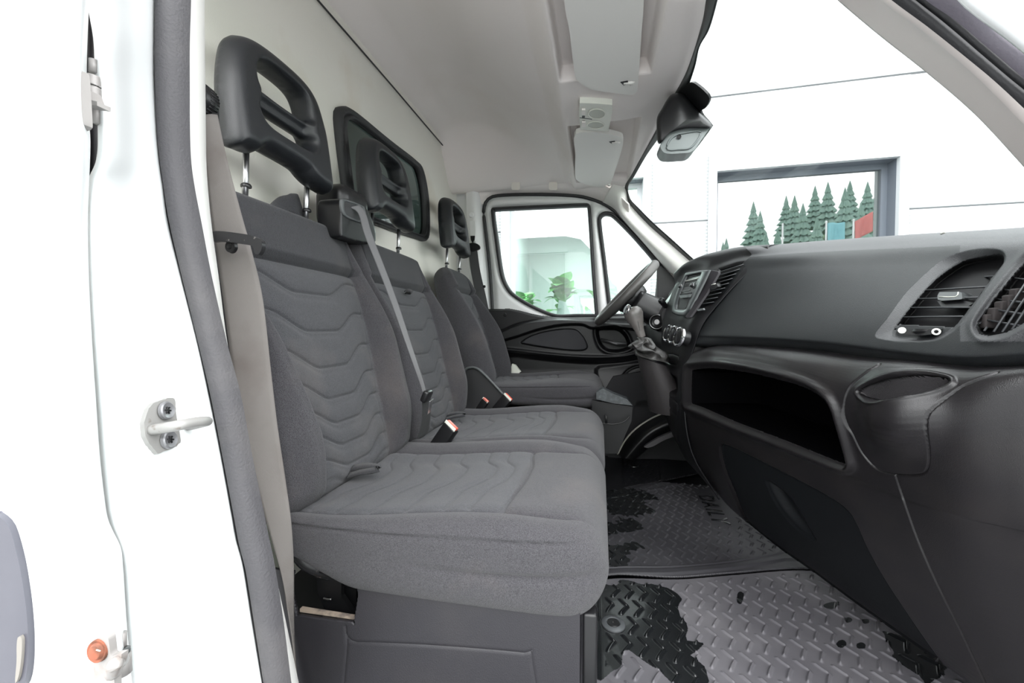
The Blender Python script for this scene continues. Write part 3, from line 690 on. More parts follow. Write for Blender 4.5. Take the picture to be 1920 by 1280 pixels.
for px, py, h, n, R, s, lb_ in ((1055, 560, .40, 34, .21, 3, 'leafy green plant in a terracotta pot, the bushiest one seen through the driver window'),
                                (985, 570, .24, 22, .17, 5, 'faint low green plant at the left of the plants seen through the driver window'),
                                (1118, 575, .26, 26, .15, 8, 'small green plant beside the window post, rightmost seen through the driver window')):
    p = onwall(px, py, .40); bs = Vector((p.x, p.y, sz)); plant(bs, lb_, h, n, R, s)
o = slab('paper_wrap', [onwall(*p, .26) for p in ((1048, 562), (1060, 566), (1070, 590), (1072, 612), (1040, 612))], (0, .03, 0), mat('white_paper', (.8, .8, .8), .8), r=.002)
tag(o, 'white paper sleeve at the foot of the bushy plant behind the glass', 'paper')
o = rbox('window_shelf', (onwall(1080, 600, .45).x, 4.5 + .45, sz - .03), (1.4, .45, .03), mat('shelf_white', (.7, .7, .7), .6), r=.004)
tag(o, 'pale shelf inside the building window that carries the plants', 'shelf')
rl = bpy.data.lights.new('added_plant_light', 'AREA'); rl.energy = 30; rl.size = 1.0; rlo = bpy.data.objects.new('added_plant_light', rl); link(rlo); rlo.location = wpt((wins[1][0] + wins[1][1]) / 2, zt - .05, 1.0)  # added light inside the room, brightens the plants
# what the big window mirrors: wooded hill, flag poles
def hill():
    xs = np.linspace(-60, 110, 60); ys = np.linspace(-27, -120, 40)
    X, Y = np.meshgrid(xs, ys, indexing='ij'); Z = -.75 + (4 + 12 * sst(4, 30, X)) * sst(-28, -85, Y) + 4 * sst(5, 45, X) * sst(-28, -60, Y) + .4 * np.sin(X * .3) * np.cos(Y * .2)
    return grid('hill', np.stack([X, Y, Z], -1), mat('meadow_green', (.13, .20, .09), .95))
struct(hill())
FIR = mat('fir_haze_green', (.22, .33, .29), .9, var=(2, (.27, .39, .32), .4, .7))  # haze is put into the colour as a paler green
def fir():
    rt = empty('fir_tree', (0, 0, 0)); rings = []
    rnd = random.Random(2); V = []; Fc = []
    for k in range(7):
        z0 = 1.0 + k * .95; R = 1.7 * (1 - k / 7.6); n = 18; b_ = len(V)
        V += [((R * (1 + .22 * (-1) ** j)) * math.cos(j / n * 2 * PI), (R * (1 + .22 * (-1) ** j)) * math.sin(j / n * 2 * PI), z0 - .15 * (j % 2)) for j in range(n)] + [(0, 0, z0 + 1.7)]
        Fc += [[b_ + j, b_ + (j + 1) % n, b_ + n] for j in range(n)]
    mk('crown', V, Fc, FIR, rt, False); lathe('trunk', [(.18, -1), (.14, 2), (.02, 7)], (0, 0, 0), (0, 0, 1), mat('bark', (.12, .08, .06), .9), rt, 8); return rt
t0 = fir(); rnd = random.Random(4); k = 0
for row in range(4):
    for i in range(13):
        x = 9 + i * 4.9 + row * 1.3 + rnd.uniform(-.3, .3); y = -52 - row * 8 + rnd.uniform(-.6, .6)
        z = -.75 + (4 + 12 * float(sst(4, 30, x))) * float(sst(-28, -85, y)) + 4 * float(sst(5, 45, x)) * float(sst(-28, -60, y))
        o = t0 if k == 0 else copytree(t0, (0, 0, 0))
        o.location = (x, y, z + .2); s = rnd.uniform(.95, 1.3) * (.7 + .3 * float(sst(10, 26, x))); o.scale = (s, s, s); k += 1
        tag(o, 'haze-paled green fir tree of the wood mirrored in the wide building window', 'tree', 'fir trees mirrored in the window')
wp = mat('white_pole', (.8, .8, .8), .4)
for i, (x, fl_) in enumerate(((8.3, 0), (10.3, 1), (11.5, 2), (12.6, 0), (13.2, 0), (13.9, 0))):
    P_ = empty('flag_pole', (x, -16, -.75), ('bare white flag pole mirrored in the building window', 'white pole with a teal flag mirrored in the building window', 'white pole with a red flag mirrored in the building window')[fl_], 'flag pole', 'flag poles mirrored in the window')
    lathe('pole', [(.05, 0), (.04, 6.9), (.06, 6.92), (0, 7.0)], (x, -16, -.75), (0, 0, 1), wp, P_, 12)
    if fl_:
        n, m_ = 16, 10; G = np.zeros((n, m_, 3))
        for a in range(n):
            for b in range(m_):
                u, v = a / (n - 1), b / (m_ - 1); G[a, b] = (x + .04 + u * .75, -16 + .10 * math.sin(u * 7 + v), 6.1 - v * 1.0 + u * .45 * (fl_ == 2))
        grid('flag', G, mat('teal_cloth', (.22, .50, .55), .8) if fl_ == 1 else mat('red_cloth', (.60, .16, .15), .8), P_, thick=.01)
# ================================================================ SEATS
def ringpts(n, ex=4.5, asp=(.2, .05)):
    t = np.linspace(0, 2 * PI, 4001)[:-1]
    a = np.sign(np.cos(t)) * np.abs(np.cos(t)) ** (2 / ex); b = np.sign(np.sin(t)) * np.abs(np.sin(t)) ** (2 / ex)
    d = np.hypot(np.diff(np.r_[a, a[:1]]) * asp[0], np.diff(np.r_[b, b[:1]]) * asp[1]) * np.where(b > -.5, 1.0, .25)
    s = np.r_[0, np.cumsum(d)]; q = np.linspace(0, s[-1], n + 1)[:-1]
    return np.interp(q, s, np.r_[a, a[:1]]), np.interp(q, s, np.r_[b, b[:1]])
def pillow(name, O, AL, AT, AD, L, wf, df, db, disp, mats, parent, n=240, ring=260, cap0=.02, cap1=.03, ex=4.5, inset=.6, midx=None, lat=None):
    O, AL, AT, AD = (np.array(list(k), float) for k in (O, AL, AT, AD))
    a, b = ringpts(ring, ex)
    th = np.linspace(0, PI / 2, 14)
    rows = [(cap0 * (1 - math.sin(q)), math.sin(PI / 2 - q), cap0) for q in []]
    R = []
    for q in np.linspace(PI / 2, 0, 14)[:-1]: R.append((cap0 - cap0 * math.sin(q), math.cos(q), cap0 * (1 - math.cos(q)) * inset))
    for s in np.linspace(cap0, L - cap1, n): R.append((s, 1.0, 0.0))
    for q in np.linspace(0, PI / 2, 18)[1:]: R.append((L - cap1 + cap1 * math.sin(q), math.cos(q), cap1 * (1 - math.cos(q)) * inset))
    G = np.zeros((len(R), ring, 3)); U = np.zeros((len(R), ring)); Vv = np.zeros((len(R), ring))
    for i, (s, c, ins) in enumerate(R):
        v = s / L; W = wf(v) - ins; fr = df(v); bk = db(v)
        front = np.clip(b, 0, 1); back = np.clip(-b, 0, 1)
        e = disp(a, np.full(ring, v), b) if disp is not None else 0
        depth = (front * fr - back * bk) * c + e * sst(0, .8, b) * c + (fr - bk) * 0 + 0
        depth = depth + (midx(v) if midx else 0)
        la = a * W + (lat(v) if lat else 0)
        G[i] = O + AL * s + AT * la[:, None] + AD * depth[:, None]; U[i] = a; Vv[i] = v
    Fc = gfaces(len(R), ring, False, True); V = G.reshape(-1, 3)
    o = mk(name, V, Fc, mats[0], parent)
    for m_ in mats[1:]: o.data.materials.append(m_)
    if len(mats) > 1 and pillow.sel is not None:
        uu = U.reshape(-1)[Fc].mean(1); vv = Vv.reshape(-1)[Fc].mean(1); bb = np.tile(b, (len(R), 1)).reshape(-1)[Fc].mean(1)
        o.data.polygons.foreach_set('material_index', pillow.sel(uu, vv, bb).astype(np.int32))
    return o
pillow.sel = None
def gr(d, w_=.0028, a=.0035, w2_=.010, a2=.0022):
    return -a * np.exp(-(d / w_) ** 2) - a2 * np.exp(-(d / w2_) ** 2)

def ramp(u, lo=.30, hi=.72):            # 0 in the middle, 1 out at the sides
    return sst(lo, hi, np.abs(u))
def make_backrest(parent, yc, kind):
    drv = kind == 'driver'
    base = Vector((-.437, yc, .30)); top = Vector((-.603, yc, .845 if drv else .82)); AL = (top - base); L = AL.length; AL.normalize()
    AD = Vector((-AL.z, 0, AL.x)) * -1; AT = Vector((0, 1, 0))
    if AD.x < 0: AD = -AD
    O = base - AD * .034; wmax = .200 if drv else .2055
    def wf(v):
        if drv: return wmax * (1 - .31 * float(sst(.30, 1.0, v))) - .02 * max(0, (v - .9) / .1) ** 2
        return wmax - .008 * float(sst(.7, 1, v)) - .012 * float(sst(.25, 0, v))
    vb = .80 if drv else .775
    def pw(v): return .80 - .22 * sst(.75, .15, v) if not drv else .66 - .10 * sst(.7, .1, v)
    lines = [(.715, .034, .55), (.585, .040, .55), (.455, .040, .50), (.345, .038, .45), (.255, .034, .42), (.175, .030, .4), (.10, .026, .38), (.04, .02, .35)]
    def disp(u, v, b):
        p = pw(v); au = np.abs(u); hb = .050 * sst(1.0, .45, v) * sst(-.12, .22, v) + .004
        if drv: hb = .074 * sst(1.0, .40, v) * sst(-.15, .20, v) + .004
        e = hb * sst(p - .05, p + .14, au) * (1 - .35 * sst(np.minimum(p + .2, .93), 1.0, au))
        e = e + gr((au - p) * wmax) * sst(vb + .15, vb, v) * .9
        inp = sst(p + .01, p - .04, au)
        for k, (vk, dl, hi) in enumerate(lines):
            un = au / p
            yl = vk + (dl / L) * (ramp(un, .26, .82) - .75)
            dd = (v - yl) * L; amp = 1.0 * inp * (v < vb)
            e = e + gr(dd, .0024, .0036, .010, .0024) * amp
            e = e + gr(dd + .011, .006, .0012, .012, .0006) * amp
        e = e + .004 * inp * sst(vb, vb - .05, v)
        bandk = sst(vb + .003, vb + .03, v); e = e + .009 * bandk * sst(.97, .84, au)
        e = e + gr((v - vb) * L, .003, .006, .01, .003) * sst(.88, .84, au)
        if not drv: e = e + gr((au - .84) * wmax, .003, .004, .01, .002) * sst(vb - .01, vb + .01, v)
        return e
    def sel(u, v, b):
        p = pw(v); r = np.where((np.abs(u) < p) & (v < vb) & (b > .2), 0, 1)
        return np.where((v > vb) & (np.abs(u) < (.84 if not drv else .70)) , 2, r)
    pillow.sel = sel
    return pillow('backrest', O, AL, AT, AD, L, wf, lambda v: .034 + .004 * math.sin(v * PI), lambda v: .042 + .012 * math.sin(v * PI), disp, [FAB_P, FAB_B, FAB_D], parent, cap0=.03, cap1=.022 if not drv else .06, n=300, ring=340, ex=5 if not drv else 3.6, inset=.5 if not drv else .9)
def make_cushion(parent, y0, y1, kind):
    yc, wmax = (y0 + y1) / 2, (y1 - y0) / 2; drv = kind == 'driver'
    L = .475; O = Vector((-.462, yc, .275 if not drv else .333)); ex = 4.2
    def top(v): return .040 + .026 * float(sst(.1, .75, v)) if not drv else .040 + .020 * float(sst(.2, .8, v))
    def bot(v): return (.012 + .062 * float(sst(0, .30, v))) if not drv else .012 + .030 * float(sst(0, .3, v))
    ft = .705 if not drv else .60
    def disp(u, v, b):
        au = np.abs(u); p = np.where(u < 0, .79 + .02 * np.cos(v * 5), .57 + .05 * np.cos(v * 5)) if not drv else .60 + .05 * np.cos(v * 5)
        e = .012 * sst(p - .03, p + .16, au) * sst(1.0, .72, v) - .006 * sst(p, p - .3, au) * sst(.95, .6, v)
        e = e + gr((au - p) * wmax, .0026, .004, .010, .003) * sst(.98, .85, v)
        e = e + gr((v - ft - .02 * (1 - ramp(au / p, .2, .9))) * L, .0026, .0042, .012, .003) * sst(p + .01, p - .02, au)
        for vk, dl in ((.10, .022), (.19, .024), (.30, .026), (.42, .026), (.54, .026), (.62, .02)):
            if vk > ft - .06: continue
            un = u / p; yl = vk + (dl / L) * (1 - ramp(un, .18, .60)) - .02 * np.abs(un)
            dd = (v - yl) * L; e = e + (gr(dd, .0026, .0020, .009, .0018) + gr(dd + .010, .006, .0008, .012, .0004)) * sst(p, p - .05, au)
        return e
    def sel(u, v, b):
        p = np.where(u < 0, .79 + .02 * np.cos(v * 5), .57 + .05 * np.cos(v * 5)) if not drv else .60 + .05 * np.cos(v * 5); return np.where((np.abs(u) < p) & (b > .3) & (v < ft), 0, 1)
    pillow.sel = sel
    o = pillow('seat_cushion', O, (1, 0, 0), (0, 1, 0), (0, 0, 1), L, lambda v: wmax + .004 * math.sin(v * PI) - .006 * float(sst(.8, 1, v)), top, bot, disp, [FAB_P, FAB_B], parent, cap0=.03, cap1=.050, n=260, ring=340, ex=ex, inset=.75)
    # soft folds in the side panels and the piped edge
    me = o.data; co = np.zeros(len(me.vertices) * 3); me.vertices.foreach_get('co', co); co = co.reshape(-1, 3) + np.array(list(org(o)))
    side = sst(.90, .99, np.abs(co[:, 1] - yc) / wmax); zt_ = O.z + .036; X = co[:, 0]; Z = co[:, 2]
    zc1 = O.z + .031 + .012 * sst(-.4, 0, X); zc2 = O.z + .008 + .012 * np.sin(X * 9); zc3 = O.z - .004 + .05 * (X + .1)
    d = .0035 * np.exp(-((Z - zc1) / .0016) ** 2) - .0015 * np.exp(-((Z - zc1 - .004) / .003) ** 2) + .0035 * np.exp(-((Z - zc2) / .004) ** 2) * sst(-.3, -.15, X) + .0032 * np.exp(-((Z - zc3) / .005) ** 2) * sst(-.25, -.05, X)
    co[:, 1] -= np.sign(co[:, 1] - yc) * d * side
    co -= np.array(list(org(o))); me.vertices.foreach_set('co', co.ravel()); me.update()
    return o
def make_headrest(parent, yc, zb=.902):
    """hollow moulded headrest: thick rounded frame with a set-back cross bar between two slots"""
    out = outline([(-.123, -.016), (-.126, .03), (-.124, .08), (-.117, .125), (-.104, .165), (-.078, .190), (-.035, .200), (.035, .200), (.078, .190), (.104, .165), (.117, .125), (.124, .08), (.126, .03), (.124, -.020), (.105, -.024), (.070, -.020), (.050, -.012), (.030, -.003), (-.050, .000), (-.066, -.004), (-.078, -.015), (-.100, -.018)], 160, k=4)
    up_ = outline([(-.066, .110), (-.063, .142), (-.046, .158), (0, .162), (.046, .158), (.063, .142), (.066, .110), (.045, .106), (0, .105), (-.045, .106)], 90, k=4)
    lo_ = outline([(-.068, .073), (-.067, .058), (-.057, .047), (-.03, .043), (.03, .043), (.057, .047), (.067, .058), (.068, .073), (.045, .075), (0, .075), (-.045, .075)], 90, k=4)
    st = .0022; Yg, Zg = np.meshgrid(np.arange(-.132, .1321, st), np.arange(-.036, .204, st), indexing='ij'); Q = np.stack([Yg, Zg], -1)
    so = -sdf(Q, out); su = sdf(Q, up_); sl_ = sdf(Q, lo_)
    g = lambda x: np.sqrt(np.clip(1 - (1 - np.clip(x, 0, 1)) ** 2, 0, 1))
    sh = np.minimum(su, sl_); T = g(so / .022) * g(sh / .011)
    bar = np.exp(-((Zg - .085) / .016) ** 2) * sst(.075, .055, np.abs(Yg))
    fx = .038 * T - .022 * bar * T - .05 * np.clip(Zg - .10, 0, 1) + .02 * np.clip(.06 - Zg, 0, 1); bx = -.020 * T + .006 * bar * T
    lean = -.10 * (Zg - .0); X0 = -.607
    ok = (so > -st * .6) & (sh > -st * .6)
    Fg = np.stack([X0 + lean + np.maximum(fx, bx + .0005), yc + Yg, zb + Zg], -1); Bg = np.stack([X0 + lean + bx, yc + Yg, zb + Zg], -1)
    n, m = Yg.shape; Fc = gfaces(n, m); k = ok.reshape(-1)[Fc].all(1); F1 = Fc[k]; F2 = F1[:, ::-1] + n * m
    # rim between front and back
    ed = {}
    for f_ in F1:
        for i in range(4):
            e = (int(f_[i]), int(f_[(i + 1) % 4]))
            if (e[1], e[0]) in ed: del ed[(e[1], e[0])]
            else: ed[e] = 1
    F3 = np.array([[b_, a_, a_ + n * m, b_ + n * m] for a_, b_ in ed])
    o = mk('headrest', np.vstack([Fg.reshape(-1, 3), Bg.reshape(-1, 3)]), np.vstack([F1, F2, F3]), HEADR, parent)
    bm = bmesh.new(); bm.from_mesh(o.data); bmesh.ops.delete(bm, geom=[v for v in bm.verts if not v.link_faces], context='VERTS'); bmesh.ops.recalc_face_normals(bm, faces=bm.faces[:]); bm.to_mesh(o.data); bm.free()
    return fuse(o, .0026, 5)
def headposts(parent, yc, zb):
    for s in (-1, 1):
        tube('headrest_post', [(-.618, yc + s * .078, zb - .10), (-.612, yc + s * .078, zb + .01)], .0052, STEEL, parent, seg=14, smooth=0)
        lathe('post_collar', [(.0, .0), (.0085, 0), (.009, .003), (.0075, .006), (.0055, .007)], (-.618 + .004, yc + s * .078, zb - .064), (0, 0, 1), SATIN, parent, 20)
def buckle(parent, p, d, wide=(.75, -.25, -.45), name='belt_buckle', s=1.0):
    """black buckle body along d with a red push button on its end"""
    z = Vector(d).normalized(); y = Vector(wide); y = (y - z * y.dot(z)).normalized(); x = y.cross(z); R = Matrix((x, y, z)).transposed()
    b = rbox(name, Vector(p), (.018 * s, .030 * s, .060 * s), SATIN, parent, r=.004, rot=R)
    rbox('button', Vector(p) + z * .0315 * s + x * .002, (.011 * s, .026 * s, .008 * s), REDP, b, r=.002, rot=R)
    rbox('button_rim', Vector(p) + z * .0305 * s - x * .0068 * s * (1 if x.y > 0 else -1), (.0016 * s, .028 * s, .009 * s), LAMPW, b, r=.0005, rot=R)
    return b

# ---------------------------------------------------------------- double passenger bench
Y0, Y1, Y2 = .497, .913, 1.33
bench = empty('passenger_bench', (-.24, .91, 0), 'double passenger bench in grey patterned cloth, nearest the camera', 'seat')
bk = make_backrest(bench, .708, 'bench'); bk2 = copytree(bk, (0, 0, 0), bench); bk2.location = Vector((0, 1.118 - .708, 0))
cu = make_cushion(bench, Y0, Y1, 'bench'); cu2 = copytree(cu, (0, 0, 0), bench); cu2.location = Vector((0, (Y1 + Y2) / 2 - (Y0 + Y1) / 2, 0))
hr = make_headrest(bench, .702, .902); hr2 = copytree(hr, (0, 0, 0), bench); hr2.location = Vector((0, 1.122 - .712, .008))
headposts(bench, .708, .895); headposts(bench, 1.122, .893)
# pull loops between cushion and backrest
for y in (.668, 1.15):
    tube('pull_loop', [(-.440, y - .006, .318), (-.415, y - .006, .326), (-.392, y - .003, .330), (-.387, y + .002, .332), (-.393, y + .005, .334), (-.415, y + .006, .334), (-.440, y + .006, .328)], 1, FAB_D, bench, prof=[(.0010, .0065), (-.0010, .0065), (-.0010, -.0065), (.0010, -.0065)], ref=(0, 1, .6), smooth=8)
tube('pull_loop', [(-.545, 1.10, .690), (-.535, 1.10, .692), (-.527, 1.105, .688), (-.533, 1.112, .684), (-.548, 1.112, .686)], 1, FAB_D, bench, prof=[(.0012, .006), (-.0012, .006), (-.0012, -.006), (.0012, -.006)], ref=(0, 1, .6))
# buckles and the recessed strap block between the cushions
buckle(bench, at(831, 822, Y=.895), (.42, .0, .60), s=1.2)
buckle(bench, at(903, 762, Y=1.36), (.42, 0, .60), s=.9)
rbox('buckle_stalk', (-.30, .90, .30), (.07, .035, .05), FAB_D, bench, r=.01)
# moulded base box
def bench_base():
    xs = np.linspace(-.47, -.022, 420); zs = np.linspace(.004, .232, 260)
    X, Z = np.meshgrid(xs, zs, indexing='ij'); G = np.stack([X, np.full(X.shape, .515), Z], -1); P = pix(G)
    hole = outline([(556, 1062), (668, 1062), (668, 1158), (664, 1161), (610, 1155), (566, 1149), (560, 1140)], 80, k=2)
    pan = outline([(655, 1204), (664, 1198), (800, 1203), (970, 1216), (988, 1222), (1000, 1240), (1012, 1600), (660, 1700)], 120, k=3)
    dh = sdf(P, hole); dp = sdf(P, pan)
    G[..., 1] += .0025 * np.exp(-(dp / 2.5) ** 2) + .012 * sst(8, -2, dh) * 0
    o = grid('base_box', G, BASEP, bench, mask=(dh > 0), thick=-.006)
    return o
bb = bench_base()
slab('base_front', [(-.022, .515, .004), (-.022, 1.32, .004), (-.022, 1.32, .232), (-.022, .515, .232)], (-.006, 0, 0), BASEP, bench, r=.001)
rbox('base_corner', (-.010, .525, .115), (.018, .022, .225), SATIN, bench, r=.004)
rbox('base_far_side', (-.245, 1.318, .115), (.44, .008, .225), BASEP, bench, r=.002)
LP = mat('sandy_dirt_edge', (.36, .29, .23), .9, var=(60, (.12, .10, .09), .4, .6))
slab('hole_lip', [at(562, 1141, Y=.517), at(668, 1158, Y=.517), at(668, 1162, Y=.517), at(562, 1147, Y=.517)], (0, .006, 0), LP, bench, r=.0015)
br = slab('seat_bracket', [at(*p, Y=.545) for p in ((592, 1076), (612, 1078), (640, 1086), (640, 1118), (668, 1158), (612, 1150), (596, 1112))], (0, .008, 0), SATIN, bench, r=.002)
tube('bracket_slot', [at(607, 1121, Y=.541), at(614, 1123, Y=.541), at(621, 1123, Y=.541)], .0016, STEEL, br, seg=8)
slab('frame_rail', [at(*p, Y=.53) for p in ((586, 1072), (600, 1074), (668, 1100), (668, 1092), (620, 1070))], (0, .02, 0), SATIN, bench, r=.002)
slab('bracket_cheek', [at(*p, Y=.56) for p in ((640, 1100), (668, 1100), (668, 1158))], (0, .01, 0), BLACK, bench, r=.001)
tube('rear_tube', [at(550, 1000, Y=.52), at(556, 1030, Y=.52), at(572, 1052, Y=.525), at(600, 1068, Y=.54), at(630, 1078, Y=.56)], .0105, mat('worn_black_tube', (.02, .02, .022), .25, var=(60, (.14, .11, .10), .62, .7)), bench, seg=16)
# belt outlet housing between the two backrests
def housing():
    tmp = empty('tmp', (0, 0, 0))
    a = rbox('t', (-.618, .920, .870), (.088, .120, .108), SATIN, tmp, r=.030, seg=5)
    fp = outline([(640, 402), (640, 438), (645, 446), (682, 455), (700, 458), (706, 448), (703, 425), (692, 398), (684, 386), (662, 376), (646, 371), (640, 378)], 50, k=2)
    b = slab('t', [at(*p, X=-.553) for p in fp], (-.06, 0, 0), SATIN, tmp, r=.009, seg=4)
    o = join('belt_outlet', [a, b], SATIN, bench); bpy.data.objects.remove(tmp); fuse(o, .0028, 5)
    fo = outline([(639, 378), (645, 372), (680, 385), (684, 390), (687, 412), (680, 419), (664, 414), (648, 407), (641, 397)], 60, k=2); c_ = fo.mean(0); fi = c_ + (fo - c_) * .74
    band('slot_frame', [at(*p, X=-.5515) for p in fo], [at(*p, X=-.5515) for p in fi], GREYP, o, depth=(-.004, 0, 0))
    slab('slot', [at(*p, X=-.5515) for p in c_ + (fo - c_) * .78], (-.003, 0, 0), RUB, o, r=0)
housing()
# torn black cover behind the outer headrest
def crumple():
    n, m = 40, 30; G = np.zeros((n, m, 3)); rs = np.random.RandomState(3)
    for i in range(n):
        for j in range(m):
            u, v = i / (n - 1), j / (m - 1); G[i, j] = (-.655 + .03 * v, .70 + .11 * u, .818 + .050 * min(1, u * 1.6) * min(1, (1 - u) * 5) * math.sin(PI * v) + .003 * math.sin(u * 11 + v * 9))
    return grid('torn_cover', G, FAB_D, bench, thick=.001)
crumple()

# ---------------------------------------------------------------- driver seat
ds = empty('driver_seat', (-.24, 1.69, 0), 'single driver seat in grey patterned cloth, beside the steering wheel', 'seat')
DY = 1.695
make_backrest(ds, DY, 'driver'); make_cushion(ds, DY - .205, DY + .205, 'driver')
hr3 = copytree(hr, (0, 0, 0), ds); hr3.location = Vector((0, DY - .712, .022)) + (org(bench) - org(ds))
headposts(ds, DY, .91)
rbox('base_box', (-.24, DY, .13), (.40, .36, .26), BLACK, ds, r=.01)
# recliner cover with the grey edge on the near side
rc = [(866, 760), (868, 700), (878, 690), (892, 690), (905, 700), (925, 722), (945, 742), (948, 760), (900, 790)]
slab('recliner_cover', [at(*p, Y=1.44) for p in outline(rc, 60, k=3)], (0, .03, 0), mat('recliner_plastic', (.028, .028, .030), .5), ds, r=.006)
tube('cover_edge', [at(*p, Y=1.435) for p in ((868, 700), (876, 690.5), (890, 689), (903, 697), (922, 716), (944, 740))], .0045, GREYP, ds, seg=10)
buckle(ds, at(940, 760, Y=1.40), (.42, 0, .50), s=1.25)
slab('side_cover', [at(*p, Y=1.90) for p in ((960, 682), (966, 684), (976, 697), (972, 700), (956, 700))], (0, .02, 0), LAMPW, ds, r=.002)
# parking brake / grey box edge beside the driver seat
pb = empty('handbrake_console', at(1180, 800, Y=1.45), 'black open bin with a worn grey top edge beside the driver seat front', 'console')
slab('top_rail', [at(*p, Y=1.44) for p in ((1118, 736), (1130, 728), (1150, 738), (1176, 748), (1186, 760), (1150, 756), (1118, 748))], (0, .05, 0), mat('worn_grey_rail', (.035, .04, .045), .4, var=(70, (.07, .08, .085), .5, .65)), pb, r=.003)
slab('bin_side', [at(*p, Y=1.46) for p in ((1110, 750), (1150, 757), (1186, 762), (1184, 790), (1174, 812), (1158, 850), (1110, 850))], (0, .02, 0), BLACK, pb, r=.003)
tube('bin_rim', [at(1128, 793, Y=1.43), at(1150, 795, Y=1.43), at(1170, 790, Y=1.435), at(1181, 780, Y=1.44)], .0022, SATIN, pb, seg=8)
tube('release_lever', [at(1137, 793, Y=1.42), at(1136, 778, Y=1.42)], .0035, SATIN, pb, seg=8, smooth=0)

# ---------------------------------------------------------------- belts
b1 = empty('seat_belt', (-.47, .44, .1), 'wide grey belt hanging down the near pillar, with a black guide loop', 'seat belt')
pl_ = [(397, 225), (405, 300), (425, 400), (446, 455), (462, 540), (480, 700), (496, 860), (520, 1000), (540, 1100), (553, 1200), (562, 1320)]
lft = [(385, 215), (386, 300), (395, 400), (404, 465), (418, 560), (436, 700), (450, 800), (478, 900), (500, 980), (528, 1080), (550, 1200), (560, 1320)]
rgt = [(408, 215), (426, 300), (452, 400), (470, 465), (492, 560), (508, 700), (520, 800), (535, 900), (546, 980), (551, 1060), (553, 1200), (563, 1320)]
dp1 = [.455, .458, .46, .462, .462, .462, .462, .462, .462, .465, .47, .475]
A = resamp(cat([list(at(*p, Y=d)) for p, d in zip(lft, dp1)], 10), 140); B = resamp(cat([list(at(*p, Y=d + .012)) for p, d in zip(rgt, dp1)], 10), 140)
G = np.stack([A + (B - A) * u + np.array([0, -.002 * math.sin(u * PI), 0]) for u in np.linspace(0, 1, 9)], 1)
grid('webbing', G, BELT, b1, thick=.0016)
lathe('height_knob', [(0, .0), (.013, .0), (.0195, -.004), (.021, -.012), (.0205, -.020), (.017, -.026), (0, -.028)], at(388, 198, Y=.47), (-.25, 1, 0.0), SATIN, b1, 36)
kax = Vector((-.25, 1, 0)).normalized(); kx = Vector((1, .25, 0)).normalized()
for k in range(11):
    a = -1.0 + k * .2; c = at(388, 198, Y=.47) + kx * (.0204 * math.cos(a)) + Vector((0, 0, .0204 * math.sin(a)))
    tube('grip_rib', [c - kax * .006, c - kax * .021], .0009, SATIN, b1, seg=6, smooth=0)
slab('guide_bracket', [at(*p, Y=.462) for p in ((383, 176), (390, 174), (398, 182), (398, 226), (392, 232), (384, 232))], (0, .010, 0), BLACK, b1, r=.003)
lp = [(396, 436), (410, 433), (440, 436), (470, 441), (486, 448), (491, 456), (490, 468), (484, 477), (477, 475), (475, 466), (470, 460), (440, 455), (410, 452), (396, 452)]
slab('guide_loop', [at(*p, Y=.445) for p in outline(lp, 80, k=4)], (0, .006, 0), mat('scuffed_black_metal', (.03, .03, .032), .25, .3, var=(120, (.2, .19, .18), .66, .7)), b1, r=.0025, seg=3)
lathe('stop_button', [(0, .0035), (.0028, .0035), (.004, .0045), (.0075, .004), (.0085, 0), (.0075, -.001), (0, -.001)], at(436, 463, Y=.456), (0, -1, 0), SATIN, b1, 28)

b2 = empty('seat_belt', (-.5, .9, .5), 'narrow grey belt from the outlet between the bench backrests down to its black tongue', 'seat belt')
l2 = [(656, 388), (672, 400), (684, 440), (708, 500), (735, 570), (763, 650), (786, 715), (793, 738)]
r2 = [(674, 384), (686, 400), (698, 440), (721, 500), (747, 570), (773, 650), (793, 713), (800, 738)]
ya = [.905, .898, .885, .868, .85, .833, .823, .82]
xa = [-.553, -.541, -.52, -.485, -.45, -.41, -.378, -.368]
A = resamp(cat([list(at(*p, X=x)) for p, x in zip(l2, xa)], 10), 100); B = resamp(cat([list(at(*p, X=x + .008)) for p, x in zip(r2, xa)], 10), 100)
G = np.stack([A + (B - A) * u for u in np.linspace(0, 1, 7)], 1); grid('webbing', G, mat('thin_belt_webbing', (.13, .13, .135), .6, bump=(520, .6, 'DIAGONAL', .0006)), b2, thick=.0015)
tg = at(800, 742, X=-.362)
tg_o = rbox('tongue_grip', tg, (.014, .030, .026), SATIN, b2, r=.005, rot=Matrix.Rotation(.4, 3, 'Y'))
rbox('tongue_plate', at(806, 762, X=-.352), (.003, .017, .032), STEEL, tg_o, r=.001, rot=Matrix.Rotation(.3, 3, 'Y') @ Matrix.Rotation(.2, 3, 'X'))
ribbon('lower_webbing', [at(798, 745, X=-.37), at(799, 780, X=-.375), at(793, 815, X=-.39)], (0.2, 1, 0), [.024, .03, .036], BELTD, b2, n=30)
b3 = empty('seat_belt', (-.6, 1.9, .6), 'dark belt hanging on the pale far pillar behind the driver seat', 'seat belt')
ribbon('webbing', [at(886, 466, Y=1.90), at(892, 510, Y=1.90), at(903, 560, Y=1.885), at(915, 620, Y=1.87)], (1, .25, -.1), [.042, .045, .045], BELTD, b3, n=40)
slab('belt_guide', [at(*p, Y=1.885) for p in outline([(875, 464), (878, 457), (888, 455), (898, 459), (899, 466), (890, 470), (880, 470)], 30, k=3)], (0, .012, 0), BLACK, b3, r=.003)
slab('slider_cover', [at(*p, Y=1.917) for p in rrect(881, 414, 891, 452, 1.5)], (0, .006, 0), WHITEIN, b3, r=.0015)
slab('slider_tab', [at(*p, Y=1.91) for p in ((882, 442), (890, 442), (889, 450), (886, 456), (883, 450))], (0, .008, 0), BLACK, b3, r=.001)
